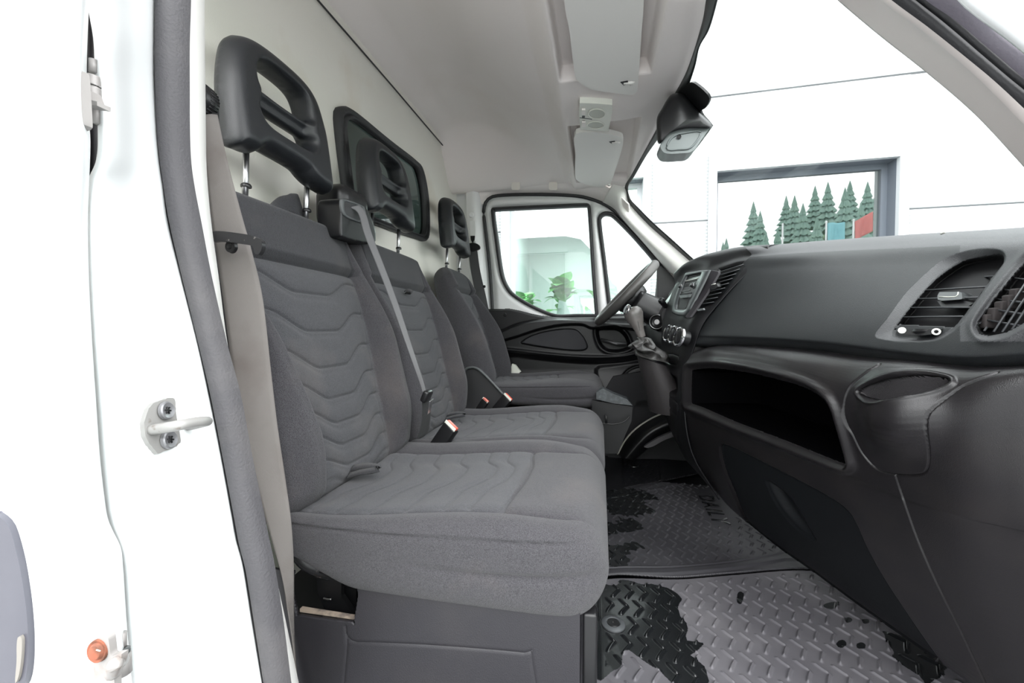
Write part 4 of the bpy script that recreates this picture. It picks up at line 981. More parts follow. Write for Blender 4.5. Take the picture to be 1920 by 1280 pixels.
lathe('anchor_cap', [(0, .004), (.010, .004), (.013, .001), (.013, -.002)], at(884, 403, Y=1.917), (0, -1, 0), WHITEIN, b3, 28)
lathe('belt_stud', [(0, .006), (.006, .005), (.007, 0)], at(908, 537, Y=1.88), (0, -1, 0), BLACK, b3, 16)
# ================================================================ DASHBOARD
dash = empty('dashboard', (.45, 1.2, .1), 'black dashboard with passenger side vents, open shelf and cup holder below the windscreen', 'dashboard')
def rowp(l): return [tuple(at(a, b, Y=c)) for a, b, c in l]
def N_in(G):
    n = normals(G); n[n[..., 0] < 0] *= -1; return n
class Surf:
    """finds the place on a built sheet that a pixel of the photograph shows"""
    def __init__(s, G): s.G = G.reshape(-1, 3); s.P = pix(s.G); s.N = N_in(G).reshape(-1, 3)
    def __call__(s, px, py, d=0.0):
        i = np.argsort(np.hypot(s.P[:, 0] - px, s.P[:, 1] - py))[:4]; return Vector((s.G[i].mean(0) + s.N[i].mean(0) * d).tolist())
    def n(s, px, py):
        i = np.argmin(np.hypot(s.P[:, 0] - px, s.P[:, 1] - py)); return Vector(s.N[i].tolist())
# ---- upper pod in front of the passenger
R0 = [(.80, y, .70) for y in (1.24, 1.1, .95, .8, .65, .5, .40)]
R1 = rowp([(1425, 466, 1.19), (1520, 456, 1.14), (1600, 449, 1.06), (1700, 441, .96), (1800, 434, .87), (1920, 426, .76), (2060, 418, .64)])
R2 = rowp([(1408, 479, 1.15), (1500, 472, 1.03), (1600, 466, .93), (1700, 459, .83), (1800, 453, .74), (1920, 450, .63), (2060, 446, .52)])
R2b = rowp([(1378, 510, 1.165), (1470, 505, 1.02), (1580, 502, .89), (1690, 500, .78), (1800, 498, .685), (1920, 500, .585), (2060, 500, .49)])
R3 = rowp([(1335, 570, 1.18), (1430, 573, 1.00), (1550, 578, .83), (1680, 585, .695), (1800, 590, .60), (1920, 590, .53), (2060, 588, .455)])
R3b = rowp([(1304, 622, 1.19), (1404, 624, .975), (1540, 632, .785), (1680, 648, .65), (1800, 658, .565), (1920, 652, .508), (2060, 640, .445)])
R3c = rowp([(1300, 632, 1.193), (1402, 636, .978), (1542, 646, .785), (1682, 664, .65), (1800, 674, .567), (1910, 668, .512), (2056, 650, .445)])
R4 = rowp([(1291, 645, 1.2), (1396, 650, 1.01), (1546, 666, .81), (1690, 686, .665), (1800, 696, .59), (1885, 692, .54), (2050, 665, .46)])
R5 = [(x + .03, y, z - .006) for x, y, z in R4]
R6 = [(x + .12, y, z + .01) for x, y, z in R4]
def viewdirs(G):
    v = np.asarray(G) - C3; return v / np.linalg.norm(v, axis=-1, keepdims=True)
podG = patch([R0, R1, R2, R2b, R3, R3b, R3c, R4, R5, R6], 520, 640)
P = pix(podG); NN = N_in(podG) * .12 + viewdirs(podG) * .88; D = np.zeros(P.shape[:2])
vout = outline([(1641, 630), (1646, 618), (1665, 595), (1697, 551), (1730, 518), (1766, 488), (1801, 473), (1837, 466), (1870, 467), (1885, 476), (1884, 492), (1862, 523), (1835, 562), (1800, 608), (1780, 626), (1752, 638), (1700, 640), (1655, 636)], 160, k=5)
vin = outline([(1673, 628), (1682, 606), (1718, 560), (1754, 521), (1792, 494), (1810, 486), (1852, 478), (1874, 477), (1879, 484), (1876, 496), (1855, 522), (1827, 561), (1790, 607), (1772, 624), (1745, 633), (1690, 634)], 160, k=5)
vplate = [(1660, 640), (1684, 605), (1800, 611), (1770, 650)]
v2 = outline([(1833, 616), (1835, 602), (1855, 572), (1881, 538), (1920, 492), (1990, 430), (2020, 430), (2010, 520), (1960, 580), (1920, 604), (1880, 624), (1845, 627)], 120, k=5)
vis = (pix(podG)[..., 1] > 440) & (podG[..., 0] < .62)
do, di, d2 = sdf(P, vout), sdf(P, vin), sdf(P, v2)
do = np.where(vis, do, 99); di = np.where(vis, di, 99); d2 = np.where(vis, d2, 99)
t_ = np.clip(-do / np.maximum(-do + np.maximum(di, 0), 1e-3), 0, 1)
D += .017 * np.clip(t_, 0, 1) * (do < 0)
pl = inside(P, vplate) & (di < 0)
D += np.where(pl, .002, .022) * sst(-.3, -4, di)
D += -.006 * np.exp(-((d2 - 9) / 9) ** 2) + .006 * sst(14, 2, d2) + .022 * sst(-.3, -4, d2)
slit = outline([(1425, 466), (1432, 474), (1500, 466), (1600, 459)], 50, closed=False)
WB = .004 * 0
G2 = podG + NN * D[..., None]
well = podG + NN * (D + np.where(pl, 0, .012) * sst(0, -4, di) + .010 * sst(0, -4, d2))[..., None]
inn = (di < -1) & ~pl | (d2 < -2)
grid('upper_panel', G2, DASH, dash, mask=~(((di < -.4) & ~pl) | (d2 < -.4)), thick=.003)
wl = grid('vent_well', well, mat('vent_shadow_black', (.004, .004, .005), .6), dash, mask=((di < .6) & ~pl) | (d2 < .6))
dash_children_fix = wl; UPP = [c for c in dash.children if c.name.startswith('upper_panel')][0]
# grained top strip and vent surround, falling light put into a paler colour
SP = Surf(podG); SP.N = NN.reshape(-1, 3)
UPP.data.materials.append(DASHT)
me = UPP.data
cen = np.zeros(len(me.polygons) * 3); me.polygons.foreach_get('center', cen); cen = cen.reshape(-1, 3) + np.array(list(org(dash))); cp = pix(cen)
topy = np.interp(cp[:, 0], [1400, 1500, 1600, 1700, 1800, 1920], [482, 474, 469, 465, 460, 458])
g_ = (cp[:, 1] < topy) | ((sdf(cp, vout) < 0) & (sdf(cp, vin) > 0)) | (cp[:, 0] > 1800) & (cp[:, 1] < 640)
cd3 = np.zeros(0)
pm = P.reshape(-1, 2)
blk = np.zeros(len(cen), bool)
mi = g_.astype(np.int32)
me.polygons.foreach_set('material_index', mi)
# vent box and blades
vent = empty('air_vent', SP(1770, 560, .02)); vent.parent = dash; vent.location = vent.location - org(dash)
VB = mat('vent_shadow_black', (.006, .006, .007), .6)
EDGE = mat('blade_edge_glint_grey', (.045, .048, .052), .4)  # pale tone painted on the front edges as the light they catch
def blade(nm, S, a, b, d0, d1, th, m, par, up=Vector((0, 0, 1))):
    A0, B0 = S(*a, d0), S(*b, d0); A1, B1 = S(*a, d1), S(*b, d1)
    o = slab(nm, [A0, B0, B1, A1], up * th, m, par, r=.0005)
    tube('blade_edge', [A0 + up * th * .5, B0 + up * th * .5], .0011, EDGE, o, seg=6, smooth=0); return o
for a, b in (((830, 290), (1115, 262)), ((740, 355), (1065, 325)), ((675, 412), (1020, 390)), ((615, 468), (965, 458)), ((560, 525), (920, 520)), ((510, 582), (875, 580))):
    a = (1540 + a[0] / 3.368 - 5, 420 + a[1] / 3.368); b = (1540 + b[0] / 3.368 + 5, 420 + b[1] / 3.368)
    blade('vent_blade', SP, a, b, .019, .028, .0014, VB, vent)
tn = slab('vent_tab', [SP(*p, .010) for p in ((1757, 553), (1760, 546), (1797, 545), (1803, 548), (1803, 558), (1800, 560), (1765, 562), (1757, 560))], (.020, .012, -.002), GREYP, vent, r=.0015)
slab('tab_stem', [SP(*p, .018) for p in ((1755, 562), (1800, 560), (1822, 566), (1812, 573), (1762, 572))], (.012, 0, 0), BLACK, vent, r=.001)
tube('tab_edge', [SP(*p, .0095) for p in ((1760, 555), (1790, 554.5), (1795, 546.5))], .0007, LAMPW, tn, seg=6, smooth=2)
wc = SP(1723, 621, .004); lathe('vent_wheel', [(.0, -.003), (.016, -.003), (.0175, 0), (.016, .003), (0, .003)], wc + Vector((.012, 0, 0)), (0, 0, 1), SATIN, vent, 32)
slab('wheel_slot', [SP(*p, .0012) for p in outline([(1700, 617), (1745, 617), (1749, 622), (1745, 627), (1702, 628), (1697, 622)], 30, k=3)], (.002, 0, 0), VB, vent, r=0)
lathe('open_mark', [(0, .0008), (.0042, .0008), (.0042, 0)], SP(1692, 619, -.003), -SP.n(1691, 619), LAMPW, vent, 20)
lathe('closed_mark', [(.0022, .0008), (.0042, .0008), (.0042, 0), (.0022, 0)], SP(1756, 622, -.002), -SP.n(1755, 622), LAMPW, vent, 20)
gv = empty('window_vent', SP(1890, 580, .02)); gv.parent = dash; gv.location = gv.location - org(dash)
for k in range(5):
    q_ = (1850 + k * 14, 600 - k * 12); rbox('duct_fin', SP(*q_, .020), (.012, .010, .016), mat('dusty_brown_black', (.03, .025, .025), .8), gv, r=.002)
for a, b in (((1845, 620), (1925, 500)), ((1862, 622), (1930, 518)), ((1879, 622), (1940, 530)), ((1897, 618), (1945, 545)), ((1835, 606), (1918, 486))):
    blade('vent_blade', SP, a, b, .008, .013, .0014, GREYP, gv, Vector((0, .7, .7)))
for a, b in (((1838, 598), (1925, 612)), ((1852, 578), (1930, 590)), ((1866, 560), (1930, 568)), ((1880, 542), (1930, 548)), ((1898, 520), (1940, 526))):
    blade('vent_blade', SP, a, b, .014, .020, .0014, VB, gv)
# ---- lower panel: shelf, cup holder, glovebox
S1 = rowp([(1285, 664, 1.22), (1342, 651, 1.08), (1464, 659, .86), (1586, 676, .72), (1687, 688, .62), (1789, 697, .56), (1870, 696, .52), (2020, 680, .475)])
S0 = [(x + .07, y, z + .012) for x, y, z in S1]
S2 = rowp([(1283, 690, 1.2), (1342, 686, 1.04), (1403, 694, .92), (1464, 707, .82), (1540, 735, .73), (1620, 765, .655), (1700, 785, .59), (1790, 785, .54), (1900, 770, .505), (2020, 765, .48)])
S3 = rowp([(1275, 757, 1.2), (1320, 767, 1.10), (1382, 794, .99), (1464, 825, .87), (1530, 851, .79), (1590, 875, .725), (1680, 915, .65), (1790, 950, .575), (1900, 975, .535), (2020, 1000, .505)])
S4 = rowp([(1280, 786, 1.205), (1325, 798, 1.10), (1384, 824, .995), (1464, 858, .88), (1530, 886, .80), (1590, 912, .735), (1680, 950, .66), (1790, 985, .585), (1900, 1010, .545), (2020, 1035, .515)])
S6 = rowp([(1342, 920, 1.22), (1373, 955, 1.17), (1440, 1010, 1.06), (1500, 1052, .985), (1600, 1125, .87), (1700, 1195, .775), (1766, 1241, .72), (1900, 1335, .65), (2050, 1440, .60)])
S5 = [tuple(np.array(a) * .5 + np.array(b) * .5 - np.array([.012, 0, 0])) for a, b in zip(resamp(cat(S4, 8), 12), resamp(cat(S6, 8), 12))]
S7 = [(x + .05, y, z - .004) for x, y, z in S6]; S8 = [(x + .16, y, z + .04) for x, y, z in S6]
lowG = patch([S0, S1, S2, S3, S4, S5, S6, S7, S8], 760, 760)
P = pix(lowG); NN = N_in(lowG); SL = Surf(lowG[::2, ::2])
shelf = outline([(1298, 700), (1302, 693), (1342, 690), (1403, 698), (1464, 712), (1504, 724), (1537, 741), (1556, 764), (1569, 803), (1585, 862), (1582, 868), (1530, 848), (1464, 822), (1382, 791), (1322, 765), (1300, 757), (1297, 750)], 200, k=5)
cup = outline([(1613, 735), (1638, 747), (1682, 749), (1733, 740), (1772, 725), (1786, 714), (1754, 706), (1718, 705), (1674, 711), (1635, 722)], 120, k=5)
glove = outline([(1350, 838), (1362, 836), (1400, 853), (1450, 878), (1540, 925), (1585, 955), (1605, 985), (1625, 1030), (1660, 1092), (1720, 1182), (1790, 1285), (1760, 1290), (1600, 1160), (1480, 1055), (1405, 985), (1376, 925), (1358, 880)], 200, k=4)
hnd = outline([(1434, 904), (1448, 909), (1475, 931), (1492, 957), (1518, 1002), (1524, 1014), (1500, 999), (1472, 972), (1450, 940)], 90, k=5)
seamA = cat([(1650, 682), (1623, 700), (1596, 723), (1584.5, 747), (1583, 773), (1590, 797), (1600, 815), (1618, 851), (1646, 880), (1679, 889), (1720, 890), (1738, 880), (1744, 847), (1748, 806), (1756, 770), (1789, 735), (1821, 715), (1872, 697)], 5)
seamB = cat([(1679, 891), (1690, 925), (1720, 1010), (1755, 1090), (1800, 1180), (1850, 1285)], 5)
dsf_, dcu, dgl, dhn = sdf(P, shelf), sdf(P, cup), sdf(P, glove), sdf(P, hnd)
DD = np.zeros(lowG.shape)
sx = 1 - np.exp(-np.clip(-dsf_, 0, 400) / 1.6)
DD[..., 0] += .15 * sst(-.6, -8, dsf_); DD[..., 2] -= .010 * sst(-3, -20, dsf_)
lip = (-.009 * np.exp(-((dsf_ - 11) / 7) ** 2))
DD += NN * lip[..., None]
cupk = sst(-.4, -6, dcu); DD[..., 2] -= .055 * cupk * sst(0, -14, dcu) ** .5; DD[..., 0] += .018 * cupk
DD += NN * (-.004 * np.exp(-((dcu - 3) / 4) ** 2))[..., None]
bul = np.exp(-(((P[..., 0] - 1690) / 62) ** 2 + ((P[..., 1] - 775) / 62) ** 2) ** 1.3) * (P[..., 1] > 690); DD += NN * (-.026 * bul * sst(-2, 6, dcu))[..., None]
DD += NN * (.0032 * np.exp(-(segdist(P, seamA, False) / 1.2) ** 2) + .0032 * np.exp(-(segdist(P, seamB, False) / 1.2) ** 2))[..., None]
ins = sdf(P, np.vstack([seamA[:-20], [(1700, 700)]])); 
DD += NN * (.004 * sst(2, -1, dgl) + .003 * np.exp(-(dgl / 1.6) ** 2))[..., None]
DD += NN * (.016 * sst(1, -11, dhn) + .002 * np.exp(-(dhn / 2) ** 2))[..., None]
lowD = lowG + DD
lowp = grid('lower_panel', lowD, DASH2, dash, mask=((dgl > 0) & (dcu > -2) & (dsf_ > -.6)), thick=.003)
grid('open_shelf', lowD, mat('shelf_shade_black', (.0022, .0022, .0025), .7, spec=.0), dash, mask=(dsf_ < 0))  # recess coloured near black, standing in for the shade inside
gd = grid('glovebox_door', lowD, GLOVE, dash, mask=(dgl < 2))
grid('cup_holder', lowD, mat('cup_holder_plastic', (.045, .042, .045), .55, bump=(900, .5, 'voronoi')), dash, mask=(dcu < 1))
tube('glovebox_catch', [SL(1477, 966, .004), SL(1486, 978, .004)], .0035, CHROME, gd, seg=8, smooth=0)
slab('left_wall', [Vector(p) for p in ((S1[0][0] + .01, 1.205, .575), (.78, 1.215, .60), (.78, 1.215, .30), (S6[0][0] + .03, 1.225, .10), (S3[0][0] + .02, 1.205, .37))], (0, .006, 0), DASH2, dash, r=0)
# pale speckled slab: light on the shelf end wall put into colour
slab('shelf_end_light', [at(*p, Y=1.16) for p in ((1300, 698), (1306, 706), (1314, 735), (1321, 762), (1300, 756), (1298, 730))], (0, .003, 0), mat('speckled_lit_grey', (.20, .19, .20), .8, bump=(260, 1, 'noise', .003), var=(130, (.05, .05, .055), .45, .6)), dash, r=.001)
tube('panel_clip', [onws(1765, 438, .05), onws(1772, 435, .05)], .0015, LAMPW, dash, seg=6, smooth=0)

# ---- centre stack
T = [rowp([(1470, 462, 1.14), (1425, 463, 1.22), (1385, 467, 1.29), (1340, 477, 1.36), (1318, 486, 1.41), (1300, 496, 1.46), (1284, 508, 1.53)])]
T.insert(0, [(x + .32, y, z - .06) for x, y, z in T[0]])
T.append(rowp([(1440, 478, 1.12), (1408, 484, 1.165), (1373, 491, 1.22), (1331, 506, 1.29), (1312, 510, 1.36), (1286, 515, 1.45), (1268, 535, 1.52)]))
T.append(rowp([(1385, 530, 1.13), (1365, 530, 1.155), (1345, 535, 1.19), (1314, 548, 1.26), (1300, 550, 1.33), (1274, 550, 1.44), (1258, 560, 1.51)]))
T.append(rowp([(1340, 580, 1.15), (1326, 582, 1.165), (1308, 585, 1.195), (1289, 592, 1.25), (1278, 592, 1.32), (1258, 589, 1.42), (1248, 592, 1.50)]))
T.append(rowp([(1318, 610, 1.16), (1308, 608, 1.17), (1296, 607, 1.19), (1288, 606, 1.23), (1276, 606, 1.30), (1256, 604, 1.41), (1244, 606, 1.49)]))
T.append(rowp([(1305, 645, 1.17), (1298, 645, 1.18), (1290, 646, 1.20), (1283, 648, 1.23), (1272, 650, 1.29), (1254, 650, 1.39), (1242, 650, 1.47)]))
T.append(rowp([(1292, 690, 1.18), (1285, 692, 1.19), (1277, 695, 1.21), (1270, 695, 1.25), (1262, 692, 1.30), (1250, 684, 1.38), (1240, 680, 1.45)]))
T.append(rowp([(1285, 760, 1.18), (1278, 762, 1.20), (1270, 762, 1.22), (1262, 758, 1.26), (1256, 752, 1.31), (1248, 738, 1.38), (1242, 735, 1.43)]))
T.append(rowp([(1300, 850, 1.18), (1290, 850, 1.21), (1280, 845, 1.24), (1271, 825, 1.29), (1264, 808, 1.34), (1258, 795, 1.40), (1252, 785, 1.46)]))
T.append(rowp([(1350, 935, 1.19), (1335, 915, 1.22), (1318, 890, 1.26), (1300, 865, 1.31), (1288, 850, 1.36), (1278, 838, 1.42), (1270, 828, 1.48)]))
stG = patch(T, 520, 300); P = pix(stG); NN = N_in(stG)
pan = outline([(1252, 664), (1274, 668), (1270, 684), (1250, 678)], 40, k=2); poc = outline([(1252, 700), (1272, 708), (1270, 742), (1253, 728)], 40, k=2); poc2 = outline([(1253, 742), (1272, 756), (1270, 778), (1255, 760)], 40, k=2)
cvp = [(1350, 505), (1384, 494), (1400, 492), (1392, 510), (1352, 560), (1322, 577), (1306, 577)]
cv = outline(cvp, 100, k=1); dc = sdf(P, cv)
Dst = .020 * sst(1, -3, dc) + .003 * np.exp(-(sdf(P, pan) / 1.2) ** 2) + .02 * sst(1, -3, sdf(P, poc)) + .003 * np.exp(-(sdf(P, poc2) / 1.2) ** 2)
stk = grid('centre_stack', stG + NN * Dst[..., None], BLACK, dash, thick=.004); SS = Surf(stG)
SBZ = mat('stack_bezel_plastic', (.040, .046, .048), .42); PUR = mat('stack_side_plastic', (.017, .015, .018), .6, spec=.25)
def plane3(a, b, c, off):
    A, B, C_ = (at(p[0], p[1], Y=p[2]) for p in (a, b, c)); n = (B - A).cross(C_ - A).normalized()
    if n.x > 0: n = -n
    def f(px, py, d=0.0):
        o_ = A + n * (off - d); v = ray(px, py); return CAMLOC + v * ((o_ - CAMLOC).dot(n) / v.dot(n))
    f.n = n; return f
PR = plane3((1312, 510, 1.33), (1286, 515, 1.45), (1278, 590, 1.31), .016)
PV = plane3((1331, 506, 1.28), (1376, 494, 1.205), (1308, 583, 1.19), .010)
SS_ = SS
bzo = resamp(np.array([(1286, 511), (1300, 509), (1314, 506.5), (1329, 506), (1318, 530), (1305, 556), (1293, 580), (1283, 592), (1272, 592), (1259, 586), (1262, 566), (1272, 538)], float), 90, True)
bzi = resamp(np.array([(1287, 517), (1300, 514), (1315, 511), (1310, 525), (1298, 555), (1288, 578), (1284, 581), (1276, 581), (1267, 579), (1267, 570), (1272, 553), (1280, 531)], float), 90, True)
band('stack_bezel', [PR(*p, -.004) for p in bzo], [PR(*p, -.004) for p in bzi], SBZ, stk, depth=(.006, 0, 0))
slab('side_strip', [PV(*p, -.005) for p in resamp(np.array([(1331, 506), (1346, 509), (1347, 512), (1326, 548), (1304, 580), (1292, 596), (1284, 594), (1294, 582), (1308, 557), (1320, 531)], float), 60, True)], (.006, 0, 0), PUR, stk, r=.0015)
slab('switch_panel', [SS(*p, -.005) for p in resamp(np.array([(1290, 506), (1298, 498), (1316, 490), (1338, 483), (1344, 484), (1333, 503), (1312, 504), (1296, 507)], float), 50, True)], (.004, 0, -.001), SBZ, stk, r=.0012)
for k, c in enumerate((REDP, GREYP, GREYP, GREYP)):
    x = 1305 + k * 7.2; y = 498.5 - k * 2.4; slab('switch', [SS(*p, -.0065) for p in ((x - 3, y + 2.2), (x + 2.4, y + .6), (x + 4.6, y - 3.6), (x - .6, y - 2.2))], (.002, 0, 0), c, stk, r=.0005)
ra = slab('radio', [PR(*p, .001) for p in resamp(bzi, 60, True)], (.004, 0, 0), mat('radio_face', (.022, .025, .026), .35), dash, r=.0005)
def rs(nm, pts, m, d=-.0003): return slab(nm, [PR(*p, d) for p in pts], (.0012, 0, 0), m, ra, r=.0002)
rs('disc_slot', ((1287, 519.5), (1313, 512.5), (1312, 515.5), (1286, 522.5)), VB); rs('slot_trim', ((1283, 526.5), (1308, 520.8), (1307.5, 522), (1282.5, 527.7)), LAMPW)
rs('slot', ((1282.5, 528.5), (1306, 523.5), (1305, 526), (1282, 531)), VB)
rs('display', ((1286, 532), (1297.5, 529.5), (1295, 535.5), (1284, 537.5)), VB); rs('display_frame', ((1298, 529.5), (1304, 528), (1300, 537), (1294, 538)), GREYP, -.0002)
for p in ((1277.5, 537.5), (1299.5, 535.5)):
    kb_ = lathe('radio_knob', [(0, -.009), (.0050, -.009), (.0062, -.003), (.0066, 0)], PR(*p, -.002), (-PR.n), SATIN, ra, 20)
    tube('knob_ring', [PR(*p, -.003) + Vector((0, math.cos(a) * .0075, math.sin(a) * .0075)) for a in np.linspace(0, 2 * PI, 16, endpoint=False)], .0008, CHROME, kb_, closed=True, seg=6)
rs('button_row', ((1275, 545.5), (1294, 541.5), (1293, 544.5), (1274, 548)), GREYP)
rs('lower_line', ((1273, 550.5), (1297, 547.5), (1296.5, 550), (1272.5, 553)), VB)
rs('pocket', ((1272, 557), (1294, 554), (1285, 578), (1270, 578)), VB); rs('pocket_lip', ((1274, 553.5), (1296, 551), (1294, 557), (1275, 558.5)), SBZ, -.005)
cvn = empty('centre_vent', PV(1340, 545, .01)); cvn.parent = dash; cvn.location = cvn.location - org(dash)
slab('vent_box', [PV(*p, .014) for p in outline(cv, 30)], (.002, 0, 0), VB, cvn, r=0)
for k in range(9):
    f_ = k / 8.4; a = (1350 - 42 * f_, 510 + 64 * f_); b = (1394 - 58 * f_ , 496 + 74 * f_)
    blade('vent_blade', PV, a, b, .001, .010, .0012, VB, cvn)
slab('vent_tab', [PV(*p, -.006) for p in ((1331, 538), (1336, 533), (1344, 531), (1346, 537), (1340, 542), (1332, 543))], (.010, .004, 0), SATIN, cvn, r=.001)
tube('tab_edge', [PV(1334, 534, -.0065), PV(1342, 531.5, -.0065)], .0010, LAMPW, cvn, seg=6, smooth=0)  # pale strip standing in for the highlight on the tab
slab('vent_wheel', [PV(*p, -.003) for p in ((1306, 580), (1318, 577.5), (1319, 581), (1308, 583))], (.004, 0, 0), GREYP, cvn, r=.001)
for px, py, Y in ((1275, 632, 1.165), (1264, 628, 1.25), (1254, 625, 1.335)):
    c = at(px, py, Y=Y); ax = Vector((-1, -.30, .25))
    kb = lathe('climate_knob', [(0, .006), (.014, .007), (.0175, .006), (.0185, .002), (.020, -.020)], c, ax, SATIN, dash, 32)
    lathe('chrome_ring', [(.0200, .006), (.0230, .0075), (.0262, .005), (.0268, .0005), (.0240, -.002), (.0200, .000), (.0200, .006)], c, ax, CHROME, kb, 40)
    slab('knob_grip', [c + ax.normalized() * .008 + Vector((0, math.cos(q) * .002 - math.sin(q) * .0, math.sin(q) * .015)) for q in np.linspace(0, 2 * PI, 12, endpoint=False)], tuple(ax.normalized() * .003), SATIN, kb, r=0)
tube('power_socket_mark', [SS(1256, 756, -.001), SS(1256, 763, -.001)], .0008, LAMPW, stk, seg=6, smooth=0)

# ================================================================ STEERING WHEEL, COLUMN, GEAR LEVER
wc = Vector((.098, 1.69, .722)); wt_, wb_ = at(1230, 492, Y=1.69), at(1119, 606, Y=1.69)
wc = (wt_ + wb_) / 2; ud = (wt_ - wb_).normalized(); yv = Vector((-.045, 1, .042)).normalized(); nrm = ud.cross(yv).normalized()
if nrm.x > 0: nrm = -nrm
R_ = (wt_ - wb_).length / 2 - .012
sw = empty('steering_wheel', wc, 'dark steering wheel seen nearly edge on in front of the driver seat', 'steering wheel')
RIM = mat('worn_rim_leather', (.045, .043, .042), .42, bump=(600, .3, 'noise'), var=(5, (.075, .07, .066), .4, .7))
tube('rim', [wc + ud * R_ * math.cos(a) + yv * R_ * math.sin(a) for a in np.linspace(0, 2 * PI, 24, endpoint=False)],   .0175, RIM, sw, closed=True, seg=18, smooth=6, ref=tuple(nrm))
hb = lathe('hub', [(0, -.012), (.045, -.014), (.062, -.006), (.066, .010), (.060, .030), (.03, .05)], wc - nrm * .02, -nrm, SATIN, sw, 36)
for a in (PI / 2, -PI / 2, PI + .45, PI - .45):
    d = ud * math.cos(a) + yv * math.sin(a); tube('spoke', [wc + d * .05 - nrm * .022, wc + d * .11 - nrm * .016, wc + d * (R_ - .004)], 1, SATIN if abs(a) < 2 else mat('silver_spoke', (.25, .26, .27), .3, .5), sw, prof=[(math.cos(q) * .017, math.sin(q) * .006) for q in np.linspace(0, 2 * PI, 12, endpoint=False)], ref=tuple(nrm))
col = empty('steering_column', wc - nrm * .12, 'black steering column shroud with ignition lock and a control stalk', 'steering column')
cA = wc - nrm * .045; cB = Vector((.36, 1.69, .56))
tube('shroud', [cA, cA.lerp(cB, .5), cB], 1, SATIN, col, prof=[(math.copysign(abs(math.cos(q)) ** .6, math.cos(q)) * .085, math.copysign(abs(math.sin(q)) ** .6, math.sin(q)) * .055) for q in np.linspace(0, 2 * PI, 28, endpoint=False)], ref=(0, 0, 1), rfun=lambda t: .85 + .3 * t)
ic = at(1233, 604, Y=1.575); ia = Vector((-.42, -1, .12))
ig = lathe('ignition_lock', [(.010, .004), (.018, .008), (.022, .006), (.026, .009), (.030, .004), (.030, -.03)], ic, ia, SATIN, col, 40)
lathe('key_barrel', [(0, .010), (.009, .010), (.0105, .006), (.0105, 0)], ic, ia, STEEL, ig, 24)
tube('lock_ring', [ic + (ia.normalized() * .012) + (Vector((1, -.42, 0)).normalized() * math.cos(a) + Vector((0, 0, 1)) * math.sin(a)) * .025 for a in np.linspace(0, 2 * PI, 16, endpoint=False)], .0013, STEEL, ig, closed=True, seg=6)
st0, st1 = at(1258, 590, Y=1.56), at(1240, 563, Y=1.50)
stl = tube('stalk', [st0, st0.lerp(st1, .5), st1], .0085, SATIN, col, seg=14, rfun=lambda t: .75 + .45 * t)
lathe('stalk_cap', [(0, .006), (.006, .006), (.0105, .002), (.0115, -.004)], st1, (st1 - st0), SATIN, stl, 24)
lathe('stalk_end_ring', [(.004, .0075), (.006, .0075), (.006, .006)], st1, (st1 - st0), GREYP, stl, 24)
bn = rbox('instrument_binnacle', (.40, 1.70, .68), (.24, .42, .17), BLACK, dash, r=.05, seg=6)
slab('cluster_bezel', [at(*p, Y=1.52) for p in outline([(1240, 592), (1250, 570), (1266, 548), (1280, 530), (1284, 560), (1262, 600), (1248, 612)], 40, k=3)], (0, .10, 0), SATIN, dash, r=.004)
# dark mass below the driver side of the dash
C = [rowp([(1262, 600, 1.50), (1230, 600, 1.66), (1215, 600, 1.92)]), rowp([(1250, 660, 1.46), (1225, 650, 1.62), (1205, 640, 1.92)]), rowp([(1262, 720, 1.50), (1250, 700, 1.64), (1235, 690, 1.92)]), [(.62, 1.5, .28), (.62, 1.66, .30), (.62, 1.92, .30)]]
grid('knee_panel', patch(C, 60, 40), BLACK, dash, thick=.004)

gear = empty('gear_lever', at(1225, 700, Y=1.34), 'gear lever with a grey knob and crumpled leather boot beside the centre stack', 'gear lever')
GY = 1.33
k0, k1 = at(1203, 630, Y=GY), at(1184, 578, Y=GY + .005)
kd = (k1 - k0).normalized()
L_ = (k1 - k0).length
KN = mat('worn_gear_knob', (.075, .07, .066), .35, var=(25, (.13, .12, .115), .4, .7))
kn = lathe('knob', [(.011, -.004), (.0125, .004), (.014, L_ * .25), (.023, L_ * .55), (.0285, L_ * .75), (.027, L_ * .90), (.019, L_ * 1.01), (0, L_ * 1.04)], k0, kd, KN, gear, 36)
cc = at(1176, 588, Y=GY - .012)
lathe('shift_badge', [(0, .004), (.013, .0035), (.0165, .0015), (.0178, -.001), (.016, -.006)], k0 + kd * L_ * .88 + Vector((-.019, -.010, .006)), (-1, -.35, .35), CHROME, kn, 28)
lathe('badge_face', [(0, .0048), (.0125, .0042)], k0 + kd * L_ * .88 + Vector((-.019, -.010, .006)), (-1, -.35, .35), mat('badge_dark', (.03, .035, .045), .15), kn, 28)
tube('seam', [at(1196, 602, Y=GY - .02), at(1199, 617, Y=GY - .013), at(1202, 628, Y=GY - .010)], .0006, RUB, kn, seg=6)
def boot():
    n, m = 90, 140; c0 = at(1222, 672, Y=GY); c1 = at(1203, 632, Y=GY); G = np.zeros((n, m, 3))
    for i in range(n):
        t = i / (n - 1); c = c0.lerp(c1, t ** .9); r = .050 * (1 - t) ** .7 * .85 + .014
        for j in range(m):
            a = j / m * 2 * PI
            w_ = math.sin(t * PI) ** .6
            rr = r * (1 + w_ * (.17 * math.sin(4 * a + 7 * t) + .11 * math.sin(7 * a - 11 * t + 1) + .13 * math.sin(2 * a + 15 * t)))
            G[i, j] = (c.x + math.cos(a) * rr * .86 + .01 * w_ * math.sin(9 * t), c.y + math.sin(a) * rr * 1.2, c.z + .006 * w_ * math.sin(5 * a + 3) - .010 * (1 - t) * math.cos(a))
    return grid('leather_boot', G, mat('boot_leather', (.040, .039, .038), .38, bump=(260, .5, 'noise', .002), var=(12, (.075, .072, .068), .5, .75)), gear, cv=True)
boot()
